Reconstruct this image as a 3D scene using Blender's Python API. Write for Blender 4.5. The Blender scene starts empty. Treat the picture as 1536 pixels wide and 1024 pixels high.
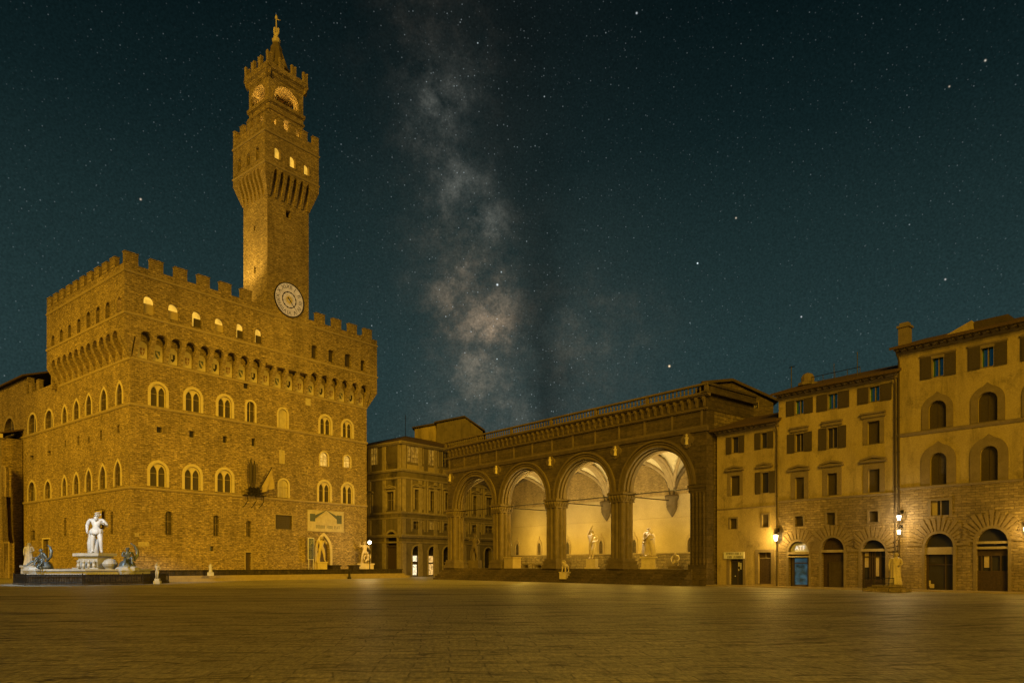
import bpy, bmesh, math, random
from mathutils import Vector, Matrix
from mathutils.geometry import tessellate_polygon
random.seed(7)
R = math.radians
sc = bpy.context.scene
COL = sc.collection
EYE, F, CX, HY = 2.2, 1080.0, 768.0, 847.0

# ------------------------------------------------------------------ camera
cd = bpy.data.cameras.new('camera'); cam = bpy.data.objects.new('camera', cd); COL.objects.link(cam)
cam.location = (0, 0, EYE); cam.rotation_euler = (R(90), 0, 0)
cd.sensor_width = 36; cd.lens = 36 * F / 1536; cd.shift_y = (HY - 512) / 1536
cd.clip_end = 6000; sc.camera = cam
sc.view_settings.view_transform = 'Standard'; sc.view_settings.look = 'None'
sc.view_settings.exposure = 0.0; sc.view_settings.gamma = 1
sc.cycles.use_denoising = True; sc.cycles.denoising_prefilter = 'NONE'; sc.cycles.denoising_input_passes = 'RGB_ALBEDO_NORMAL'
sc.cycles.max_bounces = 5; sc.cycles.diffuse_bounces = 3; sc.cycles.glossy_bounces = 2
sc.cycles.sample_clamp_indirect = 4

# ------------------------------------------------------------------ node helper
def nd(nt, typ, props=None, **ins):
    n = nt.nodes.new('ShaderNode' + typ)
    for k, v in (props or {}).items(): setattr(n, k, v)
    for k, v in ins.items():
        key = int(k[1:]) if k[0] == 'i' and k[1:].isdigit() else k.replace('_', ' ')
        s = n.inputs[key]
        if isinstance(v, bpy.types.NodeSocket): nt.links.new(v, s)
        else: s.default_value = v
    return n
def mth(nt, op, a, b=0.0, c=0.0, clamp=False):
    n = nd(nt, 'Math', {'operation': op, 'use_clamp': clamp}, i0=a, i1=b, i2=c); return n.outputs[0]
def vmth(nt, op, a, b=(0, 0, 0)):
    return nd(nt, 'VectorMath', {'operation': op}, i0=a, i1=b)
def mixc(nt, fac, a, b, blend='MIX'):
    n = nd(nt, 'Mix', {'data_type': 'RGBA', 'blend_type': blend}, i0=fac, i6=a, i7=b); return n.outputs[2]
def ramp(nt, fac, stops):
    n = nd(nt, 'ValToRGB', None, Fac=fac); e = n.color_ramp.elements
    while len(e) < len(stops): e.new(0.5)
    for el, (p, c) in zip(e, stops):
        el.position = p; el.color = (c, c, c, 1) if isinstance(c, (int, float)) else (*c, 1)
    return n.outputs[0]

# ------------------------------------------------------------------ night sky (gradient, milky way, stars)
def make_world():
    w = bpy.data.worlds.new('World'); sc.world = w; w.use_nodes = True
    nt = w.node_tree; nt.nodes.clear()
    out = nd(nt, 'OutputWorld'); bg = nd(nt, 'Background', None, Strength=1.0)
    nt.links.new(bg.outputs[0], out.inputs[0])
    d = nd(nt, 'TexCoord').outputs['Generated']
    d = vmth(nt, 'NORMALIZE', d).outputs[0]
    z = nd(nt, 'SeparateXYZ', None, i0=d).outputs[2]
    base = ramp(nt, z, [(0.0, (.021, .043, .043)), (.27, (.0170, .0375, .0385)), (.41, (.0100, .0240, .0250)), (.50, (.0050, .0140, .0155)), (.60, (.0023, .0075, .0088)), (.9, (.0015, .005, .006))])
    def dirv(px, py): return Vector(((px - CX) / F, 1, (HY - py) / F)).normalized()
    a, b = dirv(632, 0), dirv(738, 600)
    N = a.cross(b).normalized()
    if N.x < 0: N = -N
    T = (a - b).normalized()
    off = vmth(nt, 'DOT_PRODUCT', d, tuple(N)).outputs['Value']        # right of the band > 0
    mid = (a + b) / 2
    along = mth(nt, 'SUBTRACT', vmth(nt, 'DOT_PRODUCT', d, tuple(T)).outputs['Value'], mid.dot(T))
    n1 = nd(nt, 'TexNoise', None, Vector=d, Scale=9.0, Detail=6.0, Roughness=.6).outputs[0]
    n2 = nd(nt, 'TexNoise', None, Vector=vmth(nt, 'ADD', d, (3.1, 1.7, .4)).outputs[0], Scale=22.0, Detail=8.0, Roughness=.72).outputs[0]
    wob = mth(nt, 'MULTIPLY_ADD', n1, .16, mth(nt, 'SUBTRACT', off, .08))
    def gauss(x, s):
        q = mth(nt, 'DIVIDE', x, s); return mth(nt, 'POWER', 2.718, mth(nt, 'MULTIPLY', mth(nt, 'MULTIPLY', q, q), -1.0))
    core = gauss(wob, .062)
    wide = gauss(mth(nt, 'SUBTRACT', wob, .05), .155)
    lane = gauss(mth(nt, 'SUBTRACT', wob, .085), .035)
    pat = ramp(nt, n2, [(.34, .04), (.5, .50), (.66, 1.65)])
    lowf = ramp(nt, mth(nt, 'MULTIPLY_ADD', along, 1.0, .5), [(.1, 1.0), (.32, .95), (.55, .36), (.78, .30), (.98, .10)])
    band = mth(nt, 'MULTIPLY', mth(nt, 'MULTIPLY', core, pat), lowf)
    hazy = mth(nt, 'MULTIPLY', mth(nt, 'MULTIPLY', wide, lowf), ramp(nt, n1, [(.3, .3), (.7, 1.1)]))
    def blob(px, py, s):
        c = dirv(px, py); dist = vmth(nt, 'LENGTH', vmth(nt, 'SUBTRACT', d, tuple(c)).outputs[0]).outputs['Value']
        return mth(nt, 'MULTIPLY', gauss(dist, s), pat)
    warm = mth(nt, 'ADD', mth(nt, 'MULTIPLY', blob(712, 470, .048), .85), mth(nt, 'MULTIPLY', blob(742, 492, .020), 1.1))
    pale = mth(nt, 'ADD', blob(662, 150, .038), mth(nt, 'ADD', mth(nt, 'MULTIPLY', blob(692, 285, .035), .75), mth(nt, 'MULTIPLY', blob(735, 335, .022), .8)))
    warm2 = mth(nt, 'ADD', blob(720, 570, .040), mth(nt, 'ADD', mth(nt, 'MULTIPLY', blob(885, 530, .080), .62), mth(nt, 'MULTIPLY', blob(700, 385, .055), .8)))
    gr = mth(nt, 'ADD', mth(nt, 'MULTIPLY', band, .030), mth(nt, 'MULTIPLY', hazy, .013))
    def scl(v, c): return vmth(nt, 'MULTIPLY', nd(nt, 'CombineXYZ', None, i0=v, i1=v, i2=v).outputs[0], c).outputs[0]
    mw = scl(gr, (1.15, .95, .72))
    mw = vmth(nt, 'ADD', mw, scl(warm, (.112, .072, .040))).outputs[0]
    mw = vmth(nt, 'ADD', mw, scl(pale, (.050, .052, .046))).outputs[0]
    mw = vmth(nt, 'ADD', mw, scl(warm2, (.045, .034, .022))).outputs[0]
    lanef = mth(nt, 'SUBTRACT', 1.0, mth(nt, 'MULTIPLY', mth(nt, 'MULTIPLY', lane, lowf), .45))
    col = vmth(nt, 'MULTIPLY', vmth(nt, 'ADD', base, mw).outputs[0], nd(nt, 'CombineXYZ', None, i0=lanef, i1=lanef, i2=lanef).outputs[0]).outputs[0]
    grain = nd(nt, 'TexNoise', None, Vector=d, Scale=420.0, Detail=1.0).outputs[0]
    grain = ramp(nt, grain, [(.25, .80), (.75, 1.22)])
    col = vmth(nt, 'MULTIPLY', col, nd(nt, 'CombineXYZ', None, i0=grain, i1=grain, i2=grain).outputs[0]).outputs[0]
    dens = mth(nt, 'MULTIPLY_ADD', mth(nt, 'ADD', mth(nt, 'ADD', hazy, band), mth(nt, 'ADD', warm, pale)), 1.3, .50)
    def stars(scale, rad, gate, amp, tint):
        v = nd(nt, 'TexVoronoi', None, Vector=d, Scale=scale)
        s = nd(nt, 'SeparateColor', None, i0=v.outputs['Color'])
        f = mth(nt, 'SUBTRACT', 1.0, mth(nt, 'DIVIDE', v.outputs['Distance'], rad), clamp=True)
        g = mth(nt, 'GREATER_THAN', s.outputs[0], gate)
        b = mth(nt, 'MULTIPLY_ADD', mth(nt, 'POWER', s.outputs[1], 4.0), 1.0, .10)
        f = mth(nt, 'MULTIPLY', mth(nt, 'MULTIPLY', f, g), mth(nt, 'MULTIPLY', b, amp))
        return f
    s1 = mth(nt, 'MULTIPLY', stars(260, .22, .42, .27, None), dens)
    s2 = mth(nt, 'MULTIPLY', stars(105, .105, .86, .70, None), dens)
    s3 = stars(30, .036, .90, 2.0, None)
    st = scl(mth(nt, 'ADD', mth(nt, 'ADD', s1, s2), s3), (.80, .95, 1.0))
    col = vmth(nt, 'ADD', col, st).outputs[0]
    for px, py, r, amp, c in [(1004, 549, 1.6, 1.5, (1, .72, .42)), (746, 427, 1.5, 1.2, (.85, .95, 1)), (211, 299, 1.3, .8, (1, .8, .6)),
                              (955, 20, 1.2, .7, (.85, .95, 1)), (1478, 91, 1.2, .7, (1, .9, .75)), (1104, 327, 1.2, .7, (1, .85, .65)),
                              (1418, 419, 1.2, .6, (1, .95, .9)), (1424, 130, 1.1, .5, (1, .8, .6)), (1202, 475, 1.1, .8, (.9, .95, 1)), (752, 408, 1.1, .6, (.8, .95, 1))]:
        dist = vmth(nt, 'LENGTH', vmth(nt, 'SUBTRACT', d, tuple(dirv(px, py))).outputs[0]).outputs['Value']
        col = vmth(nt, 'ADD', col, scl(mth(nt, 'MULTIPLY', gauss(dist, r * .72 / F), amp), c)).outputs[0]
    nt.links.new(col, bg.inputs[0])
make_world()

# ------------------------------------------------------------------ floodlighting of the square
WARM = (1.0, .535, .014)
def sun(strength, az, el, ang, col):
    l = bpy.data.lights.new('flood_sun', 'SUN'); l.energy = strength; l.angle = R(ang); l.color = col
    o = bpy.data.objects.new('flood_sun', l); COL.objects.link(o)
    dv = Vector((math.sin(R(az)) * math.cos(R(el)), math.cos(R(az)) * math.cos(R(el)), -math.sin(R(el))))
    o.rotation_euler = dv.to_track_quat('-Z', 'Y').to_euler(); o.location = (0, -30, 60)
sun(2.2, 4, 21, 22, WARM)
def spot(loc, to, power, angle, col=WARM, blend=.5, radius=.5):
    l = bpy.data.lights.new('floodlight', 'SPOT'); l.energy = power; l.spot_size = R(angle); l.spot_blend = blend
    l.color = col; l.shadow_soft_size = radius
    o = bpy.data.objects.new('floodlight', l); COL.objects.link(o); o.location = loc
    o.rotation_euler = (Vector(to) - Vector(loc)).to_track_quat('-Z', 'Y').to_euler(); return o
def point(loc, power, col=WARM, radius=.15):
    l = bpy.data.lights.new('lamp_light', 'POINT'); l.energy = power; l.color = col; l.shadow_soft_size = radius
    o = bpy.data.objects.new('lamp_light', l); COL.objects.link(o); o.location = loc; return o

# ------------------------------------------------------------------ materials
def base_mat(name):
    m = bpy.data.materials.new(name); m.use_nodes = True
    nt = m.node_tree; return m, nt, nt.nodes['Principled BSDF']
def noise_mat(name, c1, c2, scale=2.0, rough=.85, bump=.3, metal=0.0, fine=14.0, stretch=(1, 1, 1), bdist=.03):
    m, nt, p = base_mat(name)
    co = nd(nt, 'TexCoord').outputs['Object']
    co = vmth(nt, 'MULTIPLY', co, stretch).outputs[0]
    a = nd(nt, 'TexNoise', None, Vector=co, Scale=scale, Detail=8.0, Roughness=.65).outputs[0]
    b = nd(nt, 'TexNoise', None, Vector=co, Scale=fine, Detail=4.0, Roughness=.7).outputs[0]
    c = mixc(nt, ramp(nt, a, [(.3, 0.0), (.7, 1.0)]), (*c1, 1), (*c2, 1))
    c = mixc(nt, 1.0, c, ramp(nt, b, [(.25, .72), (.75, 1.2)]), 'MULTIPLY')
    nt.links.new(c, p.inputs['Base Color']); p.inputs['Roughness'].default_value = rough; p.inputs['Metallic'].default_value = metal
    if 'plaster' in name and 'interior' not in name and 'vault' not in name and 'fresco' not in name:
        st = nd(nt, 'TexNoise', None, Vector=vmth(nt, 'MULTIPLY', co, (1, 1, .16)).outputs[0], Scale=.9, Detail=7.0, Roughness=.7).outputs[0]
        c = mixc(nt, .75, c, ramp(nt, st, [(.36, .58), (.50, .98), (.7, 1.1)]), 'MULTIPLY')
        pt = nd(nt, 'TexNoise', None, Vector=co, Scale=.55, Detail=9.0, Roughness=.75).outputs[0]
        c = mixc(nt, .8, c, ramp(nt, pt, [(.35, .58), (.46, 1.0)]), 'MULTIPLY'); nt.links.new(c, p.inputs['Base Color'])
    if bump:
        bm = nd(nt, 'Bump', None, Strength=bump, Distance=bdist, Height=b)
        nt.links.new(bm.outputs[0], p.inputs['Normal'])
    return m
def brick_mat(name, c1, c2, mortar, bw, rh, ms=.02, rough=.9, bump=.6, stain=.35, speck=.5, fine=1.7):
    m, nt, p = base_mat(name)
    uv = nd(nt, 'UVMap').outputs[0]; ob = nd(nt, 'TexCoord').outputs['Object']
    wn = nd(nt, 'TexNoise', None, Vector=uv, Scale=.8, Detail=3.0).outputs['Color']
    uvw = vmth(nt, 'ADD', uv, vmth(nt, 'MULTIPLY', vmth(nt, 'SUBTRACT', wn, (.5, .5, .5)).outputs[0], (.3, .14, 0)).outputs[0]).outputs[0]
    br = nd(nt, 'TexBrick', None, Vector=uvw, Color1=(*c1, 1), Color2=(*c2, 1), Mortar=(*mortar, 1), Scale=1.0, Mortar_Size=ms, Mortar_Smooth=.4, Bias=-.1, Brick_Width=bw, Row_Height=rh)
    big = nd(nt, 'TexNoise', None, Vector=ob, Scale=.16, Detail=7.0, Roughness=.6).outputs[0]
    fin = nd(nt, 'TexNoise', None, Vector=vmth(nt, 'MULTIPLY', uv, (1, 2.4, 1)).outputs[0], Scale=fine, Detail=5.0, Roughness=.75).outputs[0]
    c = mixc(nt, 1.0, br.outputs[0], ramp(nt, big, [(.3, 1 - stain), (.7, 1 + stain * .7)]), 'MULTIPLY')
    c = mixc(nt, 1.0, c, ramp(nt, fin, [(.34, 1 - speck), (.5, 1.0), (.66, 1 + speck * 1.15)]), 'MULTIPLY')
    pit = nd(nt, 'TexNoise', None, Vector=vmth(nt, 'ADD', vmth(nt, 'MULTIPLY', uv, (1, 1.9, 1)).outputs[0], (7.3, 2.1, 0)).outputs[0], Scale=fine * .62, Detail=3.0, Roughness=.6).outputs[0]
    c = mixc(nt, min(1.0, speck * 1.7), c, ramp(nt, pit, [(.30, .50), (.41, .95), (.58, 1.0), (.70, 1.5)]), 'MULTIPLY')
    dirt = nd(nt, 'TexNoise', None, Vector=vmth(nt, 'MULTIPLY', uv, (.5, .10, 1)).outputs[0], Scale=1.0, Detail=6.0, Roughness=.65).outputs[0]
    c = mixc(nt, .8, c, ramp(nt, dirt, [(.34, .70), (.55, 1.05)]), 'MULTIPLY')
    nt.links.new(c, p.inputs['Base Color']); p.inputs['Roughness'].default_value = rough
    h = mth(nt, 'MULTIPLY_ADD', br.outputs[1], -.7, fin)
    bm = nd(nt, 'Bump', None, Strength=bump, Distance=.09, Height=h); nt.links.new(bm.outputs[0], p.inputs['Normal'])
    return m
def slat_mat(name, c1, c2, per=.09, axis=1, rough=.6):
    m, nt, p = base_mat(name)
    uv = nd(nt, 'UVMap').outputs[0]; s = nd(nt, 'SeparateXYZ', None, i0=uv).outputs[axis]
    f = mth(nt, 'FRACT', mth(nt, 'DIVIDE', s, per))
    n = nd(nt, 'TexNoise', None, Vector=uv, Scale=6.0, Detail=4.0).outputs[0]
    c = mixc(nt, ramp(nt, n, [(.3, 0.0), (.7, 1.0)]), (*c1, 1), (*c2, 1))
    nt.links.new(c, p.inputs['Base Color']); p.inputs['Roughness'].default_value = rough
    bm = nd(nt, 'Bump', None, Strength=.9, Distance=.03, Height=f); nt.links.new(bm.outputs[0], p.inputs['Normal'])
    return m
def glass_mat(name, c, rough=.12, metal=0.0):
    m, nt, p = base_mat(name); p.inputs['Metallic'].default_value = metal; p.inputs['Base Color'].default_value = (*c, 1); p.inputs['Roughness'].default_value = rough
    uv = nd(nt, 'UVMap').outputs[0]
    n = nd(nt, 'TexNoise', None, Vector=uv, Scale=1.6, Detail=2.0).outputs[0]
    bm = nd(nt, 'Bump', None, Strength=.25, Distance=.05, Height=n); nt.links.new(bm.outputs[0], p.inputs['Normal'])
    return m
def glow_mat(name, c, strength, var=0.0, scale=2.0):
    m, nt, p = base_mat(name); p.inputs['Base Color'].default_value = (*[x * .08 for x in c], 1)
    p.inputs['Emission Color'].default_value = (*c, 1); p.inputs['Emission Strength'].default_value = strength
    if var:
        uv = nd(nt, 'UVMap').outputs[0]
        n = nd(nt, 'TexNoise', None, Vector=uv, Scale=scale, Detail=4.0).outputs[0]
        s = mth(nt, 'MULTIPLY', ramp(nt, n, [(.35, 1 - var), (.65, 1 + var)]), strength)
        nt.links.new(s, p.inputs['Emission Strength'])
    return m
def ground_mat(name):
    m, nt, p = base_mat(name)
    pos = nd(nt, 'NewGeometry').outputs['Position']
    rot = nd(nt, 'VectorRotate', {'rotation_type': 'Z_AXIS'}, Vector=pos, Angle=R(-5)).outputs[0]
    wn = nd(nt, 'TexNoise', None, Vector=rot, Scale=.16, Detail=3.0).outputs['Color']
    w = vmth(nt, 'ADD', rot, vmth(nt, 'MULTIPLY', vmth(nt, 'SUBTRACT', wn, (.5, .5, .5)).outputs[0], (1.0, 2.2, 0)).outputs[0]).outputs[0]
    br = nd(nt, 'TexBrick', None, Vector=w, Color1=(.30, .28, .222, 1), Color2=(.40, .37, .30, 1), Mortar=(.13, .12, .098, 1), Scale=1.0, Mortar_Size=.035, Mortar_Smooth=.9, Brick_Width=1.6, Row_Height=.7)
    big = nd(nt, 'TexNoise', None, Vector=vmth(nt, 'MULTIPLY', pos, (.5, 1, 1)).outputs[0], Scale=.07, Detail=4.0).outputs[0]
    fin = nd(nt, 'TexNoise', None, Vector=vmth(nt, 'MULTIPLY', rot, (1.3, .45, 1)).outputs[0], Scale=7.0, Detail=8.0, Roughness=.8).outputs[0]
    dist = nd(nt, 'SeparateXYZ', None, i0=pos).outputs[1]
    c = mixc(nt, 1.0, br.outputs[0], ramp(nt, big, [(.3, .84), (.7, 1.12)]), 'MULTIPLY')
    c = mixc(nt, 1.0, c, ramp(nt, fin, [(.37, .35), (.5, 1.0), (.63, 1.7)]), 'MULTIPLY')
    hs = None
    for sc_, y0, y1, y2, y3, K, st in ((1.1, -60, -50, 22, 42, 8.0, (.17, 1.0, 1)), (.46, 12, 26, 46, 80, 7.0, (.12, 1.0, 1)), (.18, 28, 50, 400, 500, 7.0, (.06, 1.0, 1))):
        k2 = nd(nt, 'TexNoise', None, Vector=vmth(nt, 'ADD', vmth(nt, 'MULTIPLY', w, st).outputs[0], (sc_ * 9, 3.3, 0)).outputs[0], Scale=sc_, Detail=3.5, Roughness=.5).outputs[0]
        m2 = nd(nt, 'TexNoise', None, Vector=vmth(nt, 'MULTIPLY', rot, (.45, 1.0, 1)).outputs[0], Scale=sc_ * 1.1, Detail=4.0, Roughness=.6).outputs[0]
        fr = mth(nt, 'ABSOLUTE', mth(nt, 'SUBTRACT', mth(nt, 'FRACT', mth(nt, 'MULTIPLY', k2, K)), .5))
        l2 = ramp(nt, fr, [(.0, .10), (.06, .34), (.15, 1.0)])
        up = nd(nt, 'MapRange', None, Value=dist, From_Min=y0, From_Max=y1).outputs[0]
        dn = nd(nt, 'MapRange', None, Value=dist, From_Min=y2, From_Max=y3, To_Min=1.0, To_Max=0.0).outputs[0]
        f2 = mth(nt, 'MULTIPLY', mth(nt, 'MULTIPLY', up, dn), ramp(nt, m2, [(.38, .25), (.56, 1.0)]))
        l2 = mixc(nt, f2, (1, 1, 1, 1), l2)
        c = mixc(nt, 1.0, c, l2, 'MULTIPLY')
        hh = mth(nt, 'MULTIPLY', l2, .5 / sc_ ** .5); hs = hh if hs is None else mth(nt, 'ADD', hs, hh)
    nt.links.new(c, p.inputs['Base Color'])
    nt.links.new(ramp(nt, fin, [(.3, .38), (.7, .56)]), p.inputs['Roughness'])
    bm = nd(nt, 'Bump', None, Strength=.8, Distance=.10, Height=mth(nt, 'MULTIPLY_ADD', fin, .5, hs)); nt.links.new(bm.outputs[0], p.inputs['Normal'])
    return m

M = dict(
    ashlar=brick_mat('golden_ashlar', (.43, .335, .21), (.25, .19, .115), (.20, .155, .10), .62, .25, .022, bump=1.0, stain=.20, speck=.58, fine=2.5),
    tower=brick_mat('tower_ashlar', (.45, .355, .225), (.28, .215, .135), (.22, .17, .11), .60, .25, .02, bump=.9, stain=.2, speck=.52, fine=2.5),
    trim=noise_mat('pale_stone', (.56, .48, .34), (.68, .60, .45), 1.5, .8, .3),
    string=noise_mat('weathered_string_stone', (.34, .27, .18), (.44, .36, .25), 1.5, .85, .4),
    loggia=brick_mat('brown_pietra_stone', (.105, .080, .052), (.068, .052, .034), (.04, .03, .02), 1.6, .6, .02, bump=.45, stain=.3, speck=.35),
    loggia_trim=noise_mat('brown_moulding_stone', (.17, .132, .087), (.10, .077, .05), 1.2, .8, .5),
    plaster_in=noise_mat('ochre_interior_plaster', (.42, .34, .21), (.54, .45, .29), .35, .9, .15),
    vault=noise_mat('pale_vault_plaster', (.70, .65, .54), (.76, .71, .60), .5, .9, .1),
    lunette=brick_mat('ochre_brick', (.46, .35, .18), (.36, .27, .14), (.27, .20, .11), .5, .16, .02, stain=.2, speck=.3, fine=2.5),
    dado=brick_mat('dado_stone', (.24, .19, .115), (.16, .125, .075), (.08, .06, .04), 1.0, .4, .03, stain=.3, speck=.45),
    plaster=noise_mat('yellow_ochre_plaster', (.36, .285, .13), (.46, .37, .18), .25, .9, .22, fine=9),
    plaster2=noise_mat('tan_ochre_plaster', (.34, .27, .14), (.45, .36, .19), .3, .9, .22, fine=9),
    house_stone=brick_mat('house_ashlar', (.29, .225, .13), (.19, .145, .085), (.12, .094, .06), .66, .22, .018, bump=.7, stain=.3, speck=.36, fine=3.0),
    house_trim=noise_mat('grey_brown_stone', (.17, .135, .085), (.24, .19, .125), 1.5, .85, .4),
    uffizi=noise_mat('grey_plaster', (.14, .115, .075), (.20, .165, .11), .5, .9, .2),
    uffizi_trim=noise_mat('grey_serena_stone', (.24, .195, .125), (.38, .32, .21), 1.5, .8, .35),
    roof=slat_mat('terracotta_tiles', (.12, .075, .045), (.07, .045, .03), .25, 0, .9),
    roof_edge=noise_mat('dark_eave_wood', (.05, .035, .02), (.08, .06, .035), 2, .85, .3),
    shutter=slat_mat('brown_louvre_shutter', (.060, .048, .026), (.085, .066, .036), .10, 1, .6),
    wood=slat_mat('old_door_boards', (.075, .05, .028), (.045, .03, .018), .22, 0, .6),
    glass=glass_mat('dark_window_glass', (.040, .036, .026)),
    glass_blue=glass_mat('blue_night_glass', (.12, .36, .62), .12, .9),
    leaded=slat_mat('leaded_panes', (.085, .068, .04), (.05, .042, .026), .30, 1, .35),
    muntin=noise_mat('pale_window_bar', (.30, .25, .17), (.36, .3, .2), 3, .6, .1),
    iron=noise_mat('dark_iron', (.012, .010, .008), (.03, .024, .016), 3, .5, .2, .4),
    bronze=noise_mat('green_bronze', (.07, .095, .11), (.16, .19, .21), 2.5, .42, .5, .4),
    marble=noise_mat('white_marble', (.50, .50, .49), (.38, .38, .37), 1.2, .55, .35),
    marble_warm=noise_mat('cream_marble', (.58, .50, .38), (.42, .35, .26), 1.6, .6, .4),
    basin=noise_mat('grey_veined_marble', (.50, .50, .48), (.30, .31, .31), 1.0, .5, .35),
    water=glass_mat('fountain_water', (.02, .035, .04), .06),
    flag=noise_mat('faded_flag_cloth', (.50, .42, .30), (.40, .32, .22), 1.0, .9, .2),
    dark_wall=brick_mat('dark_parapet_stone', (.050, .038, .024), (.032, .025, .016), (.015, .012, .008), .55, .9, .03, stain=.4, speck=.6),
    voussoir=noise_mat('rough_arch_stone', (.25, .195, .115), (.17, .13, .08), 1.6, .9, .6, fine=6),
    kerb=noise_mat('kerb_stone', (.36, .30, .20), (.27, .22, .145), 1.2, .7, .4),
    clock=glow_mat('clock_dial_added_glow', (1, .62, .19), .38, .12, 1.5),  # emission added so the dial looks paler than the amber light makes it
    lit=glow_mat('lit_gallery_window', (1, .55, .06), .85, .25, 1.2),
    lit_soft=glow_mat('lit_leaded_window', (1, .58, .10), .72, .35, 2.5),
    shop=glow_mat('lit_shop_interior', (1, .82, .50), 1.1, .7, 3.0),
    shop_warm=glow_mat('lit_doorway_interior', (1, .58, .16), .75, .6, 2.0),
    uff_lit=glow_mat('faintly_lit_window', (1, .52, .05), .22, .5, 1.5),
    lamp=glow_mat('lamp_glass', (1, .86, .58), 14),
    lamp_warm=glow_mat('warm_lamp_glass', (1, .80, .42), 10),
    screen=glow_mat('blue_lit_booth', (.16, .40, .55), .10, .95, 1.6),
    sign_lit=glow_mat('white_sign_letters', (1, .95, .85), 1.0),
    sign_plate=noise_mat('grey_sign_plate', (.46, .47, .50), (.52, .53, .56), 2, .6, .1),
    white_paint=noise_mat('white_sign_paint', (.74, .74, .72), (.66, .66, .64), 2, .6, .05),
    shield_red=noise_mat('faded_red_paint', (.24, .13, .08), (.30, .19, .12), 2, .9, .1),
    shield_blue=noise_mat('faded_blue_paint', (.07, .09, .11), (.13, .15, .16), 2, .9, .1),
    niche=noise_mat('pale_fresco_plaster', (.58, .52, .42), (.42, .36, .27), 1.6, .9, .1),
    ground=ground_mat('paving_slabs'),
)

# ------------------------------------------------------------------ planes and mesh builder
class Pl:
    def __init__(self, o, u, n):
        self.o = Vector((o[0], o[1], 0)); self.u = Vector((u[0], u[1], 0)).normalized(); self.n = Vector((n[0], n[1], 0)).normalized()
    def pt(self, s, z, d=0): return self.o + self.u * s + self.n * d + Vector((0, 0, z))
    def px(self, x, y, d=0):
        a = (x - CX) / F; o = self.o + self.n * d
        s = (o.x - a * o.y) / (a * self.u.y - self.u.x)
        return s, EYE + (HY - y) * (o.y + self.u.y * s) / F
    def box(self, x0, x1, y0, y1, d=0):
        s0, _ = self.px(x0, y0, d); s1, _ = self.px(x1, y0, d); xm = (x0 + x1) / 2
        return min(s0, s1), max(s0, s1), self.px(xm, y1, d)[1], self.px(xm, y0, d)[1]
    def back(self, s, d=0):       # plane of the end wall at s, running inwards
        o = self.pt(s, 0, d); return o
ROOT = {}
HPREF = [None]
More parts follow.
